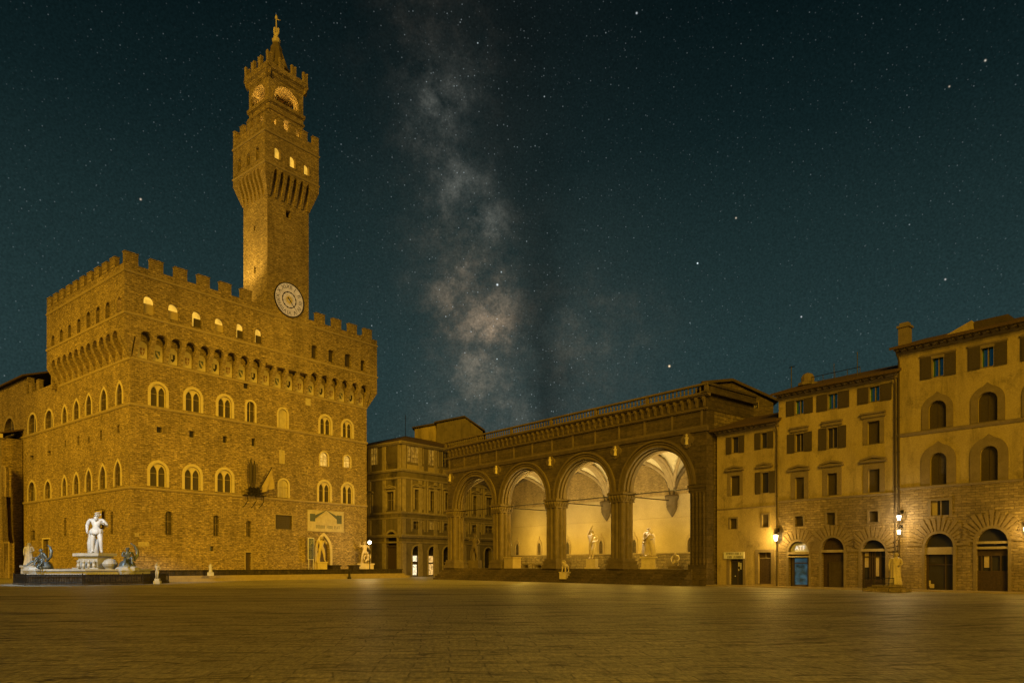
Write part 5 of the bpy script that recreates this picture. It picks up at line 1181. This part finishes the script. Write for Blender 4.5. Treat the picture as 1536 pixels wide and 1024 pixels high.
# fountain
FC = (-49.6, 85.4)
def octa(mb, c, r0, r1, z0, z1, n=8, ph=math.pi / 8):
    for i in range(n):
        a, b = ph + 2 * math.pi * i / n, ph + 2 * math.pi * (i + 1) / n
        q = [(c[0] + r * math.cos(t), c[1] + r * math.sin(t), z) for z in (z0, z1) for r, t in ((r0, a), (r1, a), (r1, b), (r0, b))]
        mb.add(q, [(0, 1, 2, 3), (4, 5, 6, 7), (0, 1, 5, 4), (1, 2, 6, 5), (2, 3, 7, 6), (3, 0, 4, 7)])
def fountain():
    root = thing('fountain', (FC[0], FC[1], 0), 'large octagonal marble fountain basin with a tall central pedestal before the palace corner', 'fountain')
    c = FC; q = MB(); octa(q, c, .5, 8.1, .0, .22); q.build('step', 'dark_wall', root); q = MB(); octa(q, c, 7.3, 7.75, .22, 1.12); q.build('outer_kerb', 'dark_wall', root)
    q = MB(); octa(q, c, 5.6, 6.0, .22, 1.55); octa(q, c, 5.5, 6.25, 1.55, 1.75); octa(q, c, 5.55, 6.35, .22, .5); octa(q, c, 5.55, 6.1, .95, 1.08); q.build('basin_wall', 'basin', root)
    q = MB(); octa(q, c, 5.7, 6.9, .22, .42, 8); octa(q, c, 6.0, 6.6, .42, .62); q.build('basin_step', 'basin', root)
    q = MB(); octa(q, c, .3, 5.58, 1.30, 1.36); q.build('water', 'water', root)
    px = Pl((FC[0] + .15, FC[1]), (math.cos(R(-12)), math.sin(R(-12))), (math.sin(R(-12)), -math.cos(R(-12))))
    q = MB()
    for w, z0, z1 in ((3.6, 1.36, 1.9), (2.6, 1.9, 3.1), (2.9, 3.1, 3.25), (3.5, 3.25, 3.6)): q.box(px, -w / 2, w / 2, z0, z1, -w * .42, w * .42)
    q.lathe((FC[0] + 2.6, FC[1] - 1.2, 0), [(.55, 1.36), (.5, 1.8), (.75, 2.1), (.85, 2.35), (.6, 2.75), (.2, 2.95)], 14)
    for i in range(8):
        q.lathe((FC[0] - .9 + i * .3, FC[1] - 1.55, 0), [(.16, 1.9), (.22, 2.1), (.12, 2.4), (.2, 2.6), (.05, 2.8)], 8) if i % 2 == 0 else None
    q.build('pedestal', 'basin', root)
    for k, (dx, dy) in enumerate(((-5.2, -2.4), (5.2, -2.2))):
        q = MB(); q.lathe((FC[0] + dx, FC[1] + dy, 0), [(1.25, .4), (1.15, 1.2), (1.35, 1.6), (1.2, 1.9), (.9, 2.05)], 12, .08, 5); q.build('figure_block', 'basin', root)
    return root
fountain()
statue('fountain_statue', 'colossal white marble man on the central fountain pedestal', (FC[0] + .3, FC[1], 3.6), 5.0, 'giant', 'marble', R(18), None, None, 'giantcloth', bulk=1.18)
def horn(q): q.tube([(.20, .12, .28), (.30, .20, .45), (.30, .22, .65), (.22, .20, .82), (.10, .16, .90)], [.03, .05, .05, .035, .012], 8); q.lathe((0, .10, 0), [(.26, .0), (.24, .1), (.20, .2), (.14, .27)], 14, .12, 5)
statue('bronze_figure', 'dark bronze seated figure with a curved tail at the left side of the fountain', (FC[0] - 4.6, FC[1] - 2.6, 1.75), 3.1, 'sit', 'bronze', R(-40), None, None, None, 'bronze figures on the fountain', 'statue', horn)
statue('bronze_figure', 'blue green bronze seated figure at the right side of the fountain', (FC[0] + 5.2, FC[1] - 2.2, 1.85), 3.2, 'sit', 'bronze', R(35), None, None, None, 'bronze figures on the fountain', 'statue', horn)
statue('bronze_figure', 'crouching dark bronze figure low beside the fountain pedestal', (FC[0] - 2.6, FC[1] - 5.6, 1.70), 2.3, 'crouch', 'bronze', R(-10), None, None, None, 'bronze figures on the fountain', 'statue')
x, y = world(236, 84); statue('small_statue', 'small slender white figure at the right tip of the fountain railing', (x, y, .02), 1.75, 'aloft', 'marble', R(10), [(.7, .7, 0, .35), (.5, .5, .35, .62)], 'basin')
x, y = world(43, 86); statue('pedestal_statue', 'pale draped statue on a grey block left of the fountain', (x, y, .02), 2.75, 'stand', 'marble', R(30), [(1.9, 1.9, 0, .5), (1.45, 1.45, .5, 1.9), (1.7, 1.7, 1.9, 2.15)], 'basin', 'robe')
q = MB()
for i in range(8):
    a, b = math.pi / 8 + 2 * math.pi * i / 8, math.pi / 8 + 2 * math.pi * (i + 1) / 8
    p0, p1 = Vector((FC[0] + 8.0 * math.cos(a), FC[1] + 8.0 * math.sin(a), 0)), Vector((FC[0] + 8.0 * math.cos(b), FC[1] + 8.0 * math.sin(b), 0))
    for z in (.32, 1.15): q.tube([p0 + Vector((0, 0, z)), p1 + Vector((0, 0, z))], .035, 6)
    for k in range(22):
        p = p0.lerp(p1, k / 22); r = .06 if k == 0 else .024; q.tube([p + Vector((0, 0, .22)), p + Vector((0, 0, 1.3 if k == 0 else 1.22))], r, 6)
o = q.build('iron_railing', 'iron'); tag(o, 'low dark iron railing running round the fountain', 'railing')
# statues on the palace terrace
def terr(s, d): p = PF.pt(s, 0, d); return (p.x, p.y, .785)
x, y = world(316, 97); statue('small_statue', 'small white statue on the terrace below the palace front', (x, y, .785), 1.25, 'stand', 'marble', R(20), [(.8, .8, 0, .45)], 'marble', 'robe')
rz = math.atan2(.777, .629)
s, _ = PF.px(482, 850, 4.2); statue('portal_statue', 'tall pale nude man on a plinth left of the palace portal', terr(s, 4.2), 4.2, 'sling', 'marble_warm', R(30), [(2.0, 2.0, 0, .35), (1.5, 1.5, .35, 1.75), (1.75, 1.75, 1.75, 1.95)], 'marble_warm', 'trunk')
s, _ = PF.px(547, 850, 3.2); statue('group_statue', 'marble group of a standing man over a crouching one beside the street lamp', terr(s, 3.2), 3.9, 'club', 'marble_warm', R(25), [(3.6, 2.6, 0, .3), (2.7, 2.0, .3, 1.5), (3.0, 2.2, 1.5, 1.7)], 'marble_warm', 'trunk')
p = terr(s, 3.2)
statue('crouching_statue', 'crouching marble man at the feet of the taller standing one', (p[0] + .75, p[1] - .45, p[2] + 1.7), 3.2, 'crouch', 'marble_warm', R(-15))
for i, (px_, d, w) in enumerate(((501, 4.4, 1.5), (531, 4.4, 1.3))):
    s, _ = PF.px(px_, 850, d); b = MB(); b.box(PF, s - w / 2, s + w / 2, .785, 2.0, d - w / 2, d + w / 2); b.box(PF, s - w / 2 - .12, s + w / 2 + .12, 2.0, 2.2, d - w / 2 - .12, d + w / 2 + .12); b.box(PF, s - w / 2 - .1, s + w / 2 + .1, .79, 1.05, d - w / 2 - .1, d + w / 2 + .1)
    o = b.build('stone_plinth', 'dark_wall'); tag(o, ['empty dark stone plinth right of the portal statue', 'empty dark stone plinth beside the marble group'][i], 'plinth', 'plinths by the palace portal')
# notice board
a = PF.box(462, 471.3, 806, 839, 1.0); b = MB(); b.box(PF, a[0], a[1], a[2], a[3], .92, 1.0); b.cur = 1; b.box(PF, a[0] + .12, a[1] - .12, a[2] + .12, a[3] - .12, 1.0, 1.02); b.cur = 2
for k in range(16):
    z = a[3] - .3 - k * (a[3] - a[2] - .5) / 16; strokes(b, PF, a[0] + .2, a[1] - .2, z - .09, z, 1.02, 9, 40 + k)
b.cur = 0; b.box(PF, a[0] + .1, a[0] + .2, .79, a[2], .94, 1.0); b.box(PF, a[1] - .2, a[1] - .1, .79, a[2], .94, 1.0)
o = b.build('notice_board', ['white_paint', 'shield_blue', 'sign_plate']); tag(o, 'tall pale notice board with small lettering left of the portal', 'sign')
# statues in the arcade
def arc(px_, py, d):
    s, _ = LF.px(px_, py, d); p = LF.pt(s, FL + .003, d); return (p.x, p.y, p.z)
def staff(q): q.tube([(0, -.05, 1.06), (.02, -.09, 1.10)], [.03, .015], 6)
statue('arcade_statue', 'slender pale statue with raised arm in the second arch from the right', arc(888, 850, -1.9), 3.75, 'aloft', 'marble_warm', R(-25), [(1.5, 1.5, 0, .2), (1.2, 1.2, .2, 1.25)], 'marble_warm', None, 'statues standing in the arcade')
statue('arcade_statue', 'broad cloaked pale statue in the rightmost arch', arc(973, 850, -1.8), 3.5, 'stand', 'marble_warm', R(-15), [(1.9, 1.6, 0, .2), (1.6, 1.4, .2, 1.25), (2.0, 1.7, 1.25, 1.45)], 'marble_warm', 'cloak', 'statues standing in the arcade')
statue('arcade_statue', 'pale statue half hidden behind the pier of the second arch from the left', arc(759, 850, -4.2), 3.9, 'stand', 'marble', R(-20), [(1.6, 1.6, 0, .9)], 'marble_warm', 'robe', 'statues standing in the arcade')
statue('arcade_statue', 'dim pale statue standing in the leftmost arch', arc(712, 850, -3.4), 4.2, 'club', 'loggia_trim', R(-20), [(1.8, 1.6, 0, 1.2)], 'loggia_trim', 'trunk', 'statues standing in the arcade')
statue('arcade_statue', 'low crouching pale statue on the floor of the rightmost arch beside the corner pier', arc(1014, 850, -6.5), 2.6, 'crouch', 'loggia_trim' if False else 'marble_warm', R(-30), [(1.6, 1.2, 0, .35)], 'loggia_trim', None, 'statues standing in the arcade')
q0 = arc(768, 850, -.2); b = MB(); pp = Pl((q0[0], q0[1]), LF.u, LF.n); b.box(pp, -1.0, .9, FL + .004, FL + 1.45, -.8, .7); b.box(pp, -1.1, 1.0, FL + 1.45, FL + 1.6, -.9, .8); o = b.build('stone_plinth', 'string'); tag(o, 'empty pale stone block beside the second pier from the left', 'plinth')
for k, (x_, d, w, h) in enumerate(((795, -7.5, 2.6, 1.0), (812, -8, 1.6, 1.3))):
    q0 = arc(x_, 850, d); b = MB(); pp = Pl((q0[0], q0[1]), LF.u, LF.n); b.box(pp, -w / 2, w / 2, FL + .45, FL + .62, -.5, .5)
    for sx in (-.4, .4): b.box(pp, w * sx - .15, w * sx + .15, FL + .004, FL + .45, -.4, .4)
    o = b.build('stone_bench', 'dado'); tag(o, ['longer stone bench at the back wall seen through the second arch from the left', 'shorter stone bench at the back wall left of the third pier'][k], 'bench', 'benches at the back wall of the arcade')
for px_ in (888, 973):
    p = arc(px_, 850, -1.85); s_, _ = LF.px(px_, 850, -1.85)
    spot(LF.pt(s_ + 1.5, 9.6, -.55), (p[0], p[1], p[2] + 2.6), 1600, 30, (1, .80, .50), .6, .15)  # added unseen spots that whiten these two statues
# lion by the stairs
def lion():
    p = LF.pt(LF.px(848, 866, 1.6)[0], .45, 1.6); root = thing('lion_statue', p, 'pale marble lion on a block on the arcade stairs', 'statue')
    J = dict(ch=(0, -.35, .75), be=(0, .1, .74), ru=(0, .5, .78), ne=(0, -.5, .98), he=(0, -.68, 1.12), mu=(0, -.88, 1.04), t1=(0, .75, .7), t2=(0, .85, .35), fl=(.17, -.38, .62), fk=(.18, -.40, .33), fp=(.18, -.42, .05), ft=(.18, -.56, .04), gl=(-.17, -.38, .62), gk=(-.18, -.46, .33), gp=(-.18, -.52, .05), gt=(-.18, -.66, .04),
             bl=(.16, .5, .62), bk=(.18, .36, .42), bh=(.18, .60, .24), bp=(.18, .52, .05), bt=(.18, .40, .04), cl=(-.16, .5, .62), ck=(-.18, .36, .42), ch2=(-.18, .60, .24), cp=(-.18, .52, .05), ct=(-.18, .40, .04))
    E = [('be', 'ch'), ('be', 'ru'), ('ch', 'ne'), ('ne', 'he'), ('he', 'mu'), ('ru', 't1'), ('t1', 't2'), ('ch', 'fl'), ('fl', 'fk'), ('fk', 'fp'), ('fp', 'ft'), ('ch', 'gl'), ('gl', 'gk'), ('gk', 'gp'), ('gp', 'gt'), ('ru', 'bl'), ('bl', 'bk'), ('bk', 'bh'), ('bh', 'bp'), ('bp', 'bt'), ('ru', 'cl'), ('cl', 'ck'), ('ck', 'ch2'), ('ch2', 'cp'), ('cp', 'ct')]
    rr = dict(ch=.26, be=.22, ru=.22, ne=.25, he=.19, mu=.11, t1=.05, t2=.05)
    vs, fs = skin(J, E, lambda k: rr.get(k, .12 if k in ('fl', 'gl', 'bl', 'cl') else .075), 'be', 2)
    q = MB(); q.add(vs, fs)
    for i in range(14): a = i * .45; q.tube([(.22 * math.cos(a), -.52, 1.08 + .24 * math.sin(a)), (.28 * math.cos(a), -.42, 1.06 + .32 * math.sin(a))], [.08, .05], 6)
    for sx in (-1, 1): q.tube([(sx * .13, -.62, 1.26), (sx * .16, -.60, 1.36)], [.05, .02], 6)
    rz2 = R(-28)
    place(q, 0, p + Vector((0, 0, .9)), 1.05, rz2); q.build('body', 'marble_warm', root, True)
    q = MB(); pp = Pl((p.x, p.y), (math.cos(R(28)), -math.sin(R(28))), (-math.sin(R(28)), -math.cos(R(28)))); q.box(pp, -.45, .45, p.z, p.z + .82, -.8, .85); q.box(pp, -.52, .52, p.z + .82, p.z + .9, -.86, .92); q.build('pedestal', 'marble_warm', root)
lion()
# statue on the steps before the houses
YS = 59.6; x, y = world(1343, YS)
statue('street_statue', 'tall draped brown stone statue on stepped slabs before the houses', (x, y, .55), 2.75, 'stand', 'marble_warm', R(-20), None, None, 'robe')
b = MB(); pp = Pl(world(1334, YS - .2), HP.u, HP.n)
for w, d, z0, z1 in ((2.9, 2.0, .0, .28), (2.3, 1.5, .28, .42), (1.7, 1.2, .42, .548)): b.box(pp, -w / 2 - .3, w / 2 - .1, z0, z1, -d / 2, d / 2)
o = b.build('stone_steps', 'dado'); tag(o, 'low stack of stone slabs under the draped statue before the houses', 'steps')
b = MB(); pq = Pl(world(1318, YS + .3), HP.u, HP.n)
for k in range(4): b.tube([pq.pt(-1.2 + k * .8, .28 if k > 1 else .0, 0), pq.pt(-1.2 + k * .8, 1.15, 0)], .03, 6)
b.tube([pq.pt(-1.2, 1.12, 0), pq.pt(1.2, 1.12, 0)], .03, 6); b.tube([pq.pt(-1.2, .7, 0), pq.pt(1.2, .7, 0)], .02, 6)
o = b.build('barrier_rail', 'iron'); tag(o, 'low iron barrier left of the draped street statue', 'railing')
# flags and ironwork on the palace front
def flags():
    s, z = PF.px(381, 743); root = thing('flag_bracket', PF.pt(s, z - .1, 0), 'black wrought iron balcony bracket on the palace front', 'bracket')
    q = MB(); q.box(PF, s - 2.1, s + 1.6, z - .1, z + .02, .0, .9)
    for k in range(14): q.tube([PF.pt(s - 2.0 + k * .27, z, .85), PF.pt(s - 2.0 + k * .27, z + .75 + .12 * (k % 2), .85)], .03, 6)
    q.tube([PF.pt(s - 2.05, z + .8, .85), PF.pt(s + 1.55, z + .8, .85)], .04, 6)
    q.build('balcony_grille', 'iron', root)
    for k, dx in enumerate((-1.6, -.2, 1.1)):
        q = MB(); q.tube([PF.pt(s + dx, z - .05, .8), PF.pt(s + dx + .25, z - .9, .55), PF.pt(s + dx, z - 1.6, .1), PF.pt(s + dx - .3, z - 1.9, .0)], .06, 6); q.build('scroll', 'iron', root)
    q = MB()
    for dx in (-1.05, -.45, .2): q.lathe(PF.pt(s + dx, 0, .7), [(.3, z + .02), (.42, z + .3), (.2, z + .6), (.36, z + .95), (.1, z + 1.3)], 8, .2, 5)
    q.build('lantern_basket', 'iron', root)
    for k, (dx, top, lean) in enumerate(((-1.05, 5.6, 0), (-.45, 5.3, 0))):
        f = thing('flagpole', PF.pt(s + dx, z + .3, .75), ['left upright pole with a furled dark flag on the palace front', 'right upright pole with a furled dark flag on the palace front'][k], 'flagpole', 'flagpoles on the palace front')
        q = MB(); q.tube([PF.pt(s + dx, z + .3, .75), PF.pt(s + dx, z + top, .95)], .07, 8); q.build('pole', 'iron', f)
        q = MB(); q.tube([PF.pt(s + dx + .02, z + top * w, .78 + .03 * w) for w in (.98, .85, .6, .35, .2)], [.05, .22, .26, .20, .05], 10); q.build('furled_cloth', 'shutter', f)
    f = thing('flagpole', PF.pt(s + .1, z + .3, .8), 'slanting pole with a pale hanging flag on the palace front', 'flagpole', 'flagpoles on the palace front')
    a, b = PF.pt(s + .1, z + .3, .8), PF.pt(s + 1.9, z + 4.4, 1.9); q = MB(); q.tube([a, b], .07, 8); q.build('pole', 'iron', f)
    q = MB(); n = 10; vs = []
    for i in range(n + 1):
        p = a.lerp(b, .30 + .68 * i / n); drop = 1.1 + 2.0 * (i / n)
        for j in range(7):
            w = j / 6; vs.append(p + Vector((0, 0, -drop * w)) + PF.u * (.5 * w * (i / n) + .16 * math.sin(i * 1.3 + j * .5) * w) + PF.n * (.2 * math.sin(i * .9 + j) * w))
    q.add(vs, [(i * 7 + j, (i + 1) * 7 + j, (i + 1) * 7 + j + 1, i * 7 + j + 1) for i in range(n) for j in range(6)]); o = q.build('flag_cloth', 'string', f, True)
flags()
def banner():
    a = PS.box(124.5, 133, 764, 790, 2.2); root = thing('wall_banner', PS.pt((a[0] + a[1]) / 2, a[2], 0), 'pale cloth banner hanging on the palace side wall behind the white colossus', 'banner')
    q = MB(); vs = []; n = 8
    for i in range(n + 1):
        for j in range(9):
            vs.append(PS.pt(a[0] + (a[1] - a[0]) * i / n, a[3] - (a[3] - a[2]) * j / 8 * (1 + .1 * (i / n)), .5 + .12 * math.sin(i * 1.4) * j / 8))
    q.add(vs, [(i * 9 + j, (i + 1) * 9 + j, (i + 1) * 9 + j + 1, i * 9 + j + 1) for i in range(n) for j in range(8)]); q.build('cloth', 'flag', root, True)
    q = MB(); q.tube([PS.pt(a[0] - .3, a[3] + .05, .5), PS.pt(a[1] + .3, a[3] + .05, .5)], .06, 6)
    for s in (a[0], a[1]): q.tube([PS.pt(s, a[3] + .05, 0), PS.pt(s, a[3] + .05, .5)], .04, 6)
    q.build('rod', 'iron', root)
banner()
for i, (px_, d) in enumerate(((524, 9.2),)):
    s, _ = PF.px(px_, 866, d); b = MB(); b.lathe(PF.pt(s, 0, d), [(.32, 0), (.3, .2), (.2, .3), (.17, 1.0), (.23, 1.1), (.2, 1.3), (.05, 1.42)], 10); o = b.build('bollard', 'iron', None, True); tag(o, 'dark round topped bollard before the palace terrace', 'bollard')

# ------------------------------------------------------------------ lamps that are lit in the photograph
def street_lamp(px_, Y, zl):
    x, y = world(px_, Y); root = thing('street_lamp', (x, y, 0), 'tall iron street lamp with a bright globe right of the palace', 'lamp')
    q = MB(); q.lathe((x, y, 0), [(.30, .0), (.28, .35), (.16, .5), (.11, .9), (.075, 1.2), (.06, zl - .8), (.11, zl - .6), (.06, zl - .45), (.14, zl - .32)], 12); q.build('post', 'iron', root)
    q = MB(); q.lathe((x, y, 0), [(.08, zl - .32), (.26, zl - .15), (.30, zl), (.24, zl + .17), (.08, zl + .28)], 14); q.build('globe', 'lamp', root, True)
    q = MB(); q.lathe((x, y, 0), [(.20, zl + .24), (.16, zl + .36), (.05, zl + .42), (.03, zl + .6)], 10); q.build('cap', 'iron', root)
    point((x - .1, y - .75, zl), 650, (1, .70, .28), .3)
street_lamp(554.5, 121, zat(813, 121))
def wall_lamp(x, y_, d, label, power, col, size=1.0, glass='lamp_warm', po=.55, posts=False):
    s, z = HP.px(x, y_, d); root = thing('wall_lamp', HP.pt(s, z, 0), label, 'lamp', 'wall lamps on the houses'); c = HP.pt(s, z, d); k = size
    q = MB(); q.tube([HP.pt(s, z + .65 * k, .0), HP.pt(s, z + .75 * k, d * .6), HP.pt(s, z + .62 * k, d), HP.pt(s, z + .4 * k, d)], .035, 6); q.lathe(HP.pt(s, 0, d), [(.05, z + .42 * k), (.26 * k, z + .28 * k), (.24 * k, z + .24 * k)], 6)
    for i in range(4):
        a = math.pi / 4 + i * math.pi / 2; q.tube([c + Vector((.24 * k * math.cos(a), .24 * k * math.sin(a), .26 * k)), c + Vector((.15 * k * math.cos(a), .15 * k * math.sin(a), -.28 * k))], .018, 5)
    q.box(HP, s - .1, s + .1, z + .5 * k, z + .85 * k, .0, .05); q.build('bracket', 'iron', root)
    q = MB(); q.lathe(c, [(.12 * k, -.27 * k), (.22 * k, .22 * k), (.06, .26 * k)], 4, 0, 0, math.pi / 4); q.build('lantern_glass', glass, root)
    point(HP.pt(s, z, d + po), power, col, .12)
wall_lamp(1163.5, 806, .55, 'square wall lantern at the corner of the narrow house', 480, (1, .60, .12), 1.15)
wall_lamp(1348.5, 776, .7, 'upper bright lamp on the rain pipe between the middle and tall houses', 210, (1, .74, .38), .8, 'lamp')
wall_lamp(1348.5, 797.5, .6, 'lower lamp on the rain pipe between the middle and tall houses', 150, (1, .60, .14), .75)
wall_lamp(1540, 795, .6, 'wall lamp at the far right edge on the tall house', 260, (1, .58, .10), 1.0)
# light from the shop front, booth and the floodlights of the monuments, plus one added foreground fill
x, y = world(627, 131); point((x + .8, y - .3, 2.6), 60, (1, .85, .6), .3)
spot((-43, 66, 18), (FC[0] + .3, FC[1], 5.6), 15000, 13, (.74, .86, 1.0), .7, .3)
spot((-53, 67, 17), (FC[0] - .3, FC[1] - 1.5, .6), 18000, 47, (.56, .80, 1.0), .5, .3)
spot((46, 22, 48), (-38, 112, 8), 365000, 39, WARM, .85, .4)
spot((-112, 38, 40), (-62, 106, 16), 155000, 46, WARM, .85, .4)
point((6, -6, 13), 5200, (1, .60, .05), .8)  # added unseen lamp behind the camera, brightening the near paving
# floods on the palace roof for the tower, inside the belfry, and along the square
for s, d, to, pw, an in ((12.0, -4.0, (TCTR.x, TCTR.y, 62), 7500, 70),): spot(PF.pt(s, 43.0, d), to, pw, an, (1, .60, .10), .6, .5)
spot(PF.pt(14.0, 43.0, -9), (TCTR.x, TCTR.y, 52), 2400, 70, (1, .60, .10), .6, .5)
point(TCTR + Vector((0, -1.6, 75.2)), 750, (1, .58, .09), .4)
point(TCTR + Vector((0, 0, 71.6)), 500, (1, .58, .09), .4)
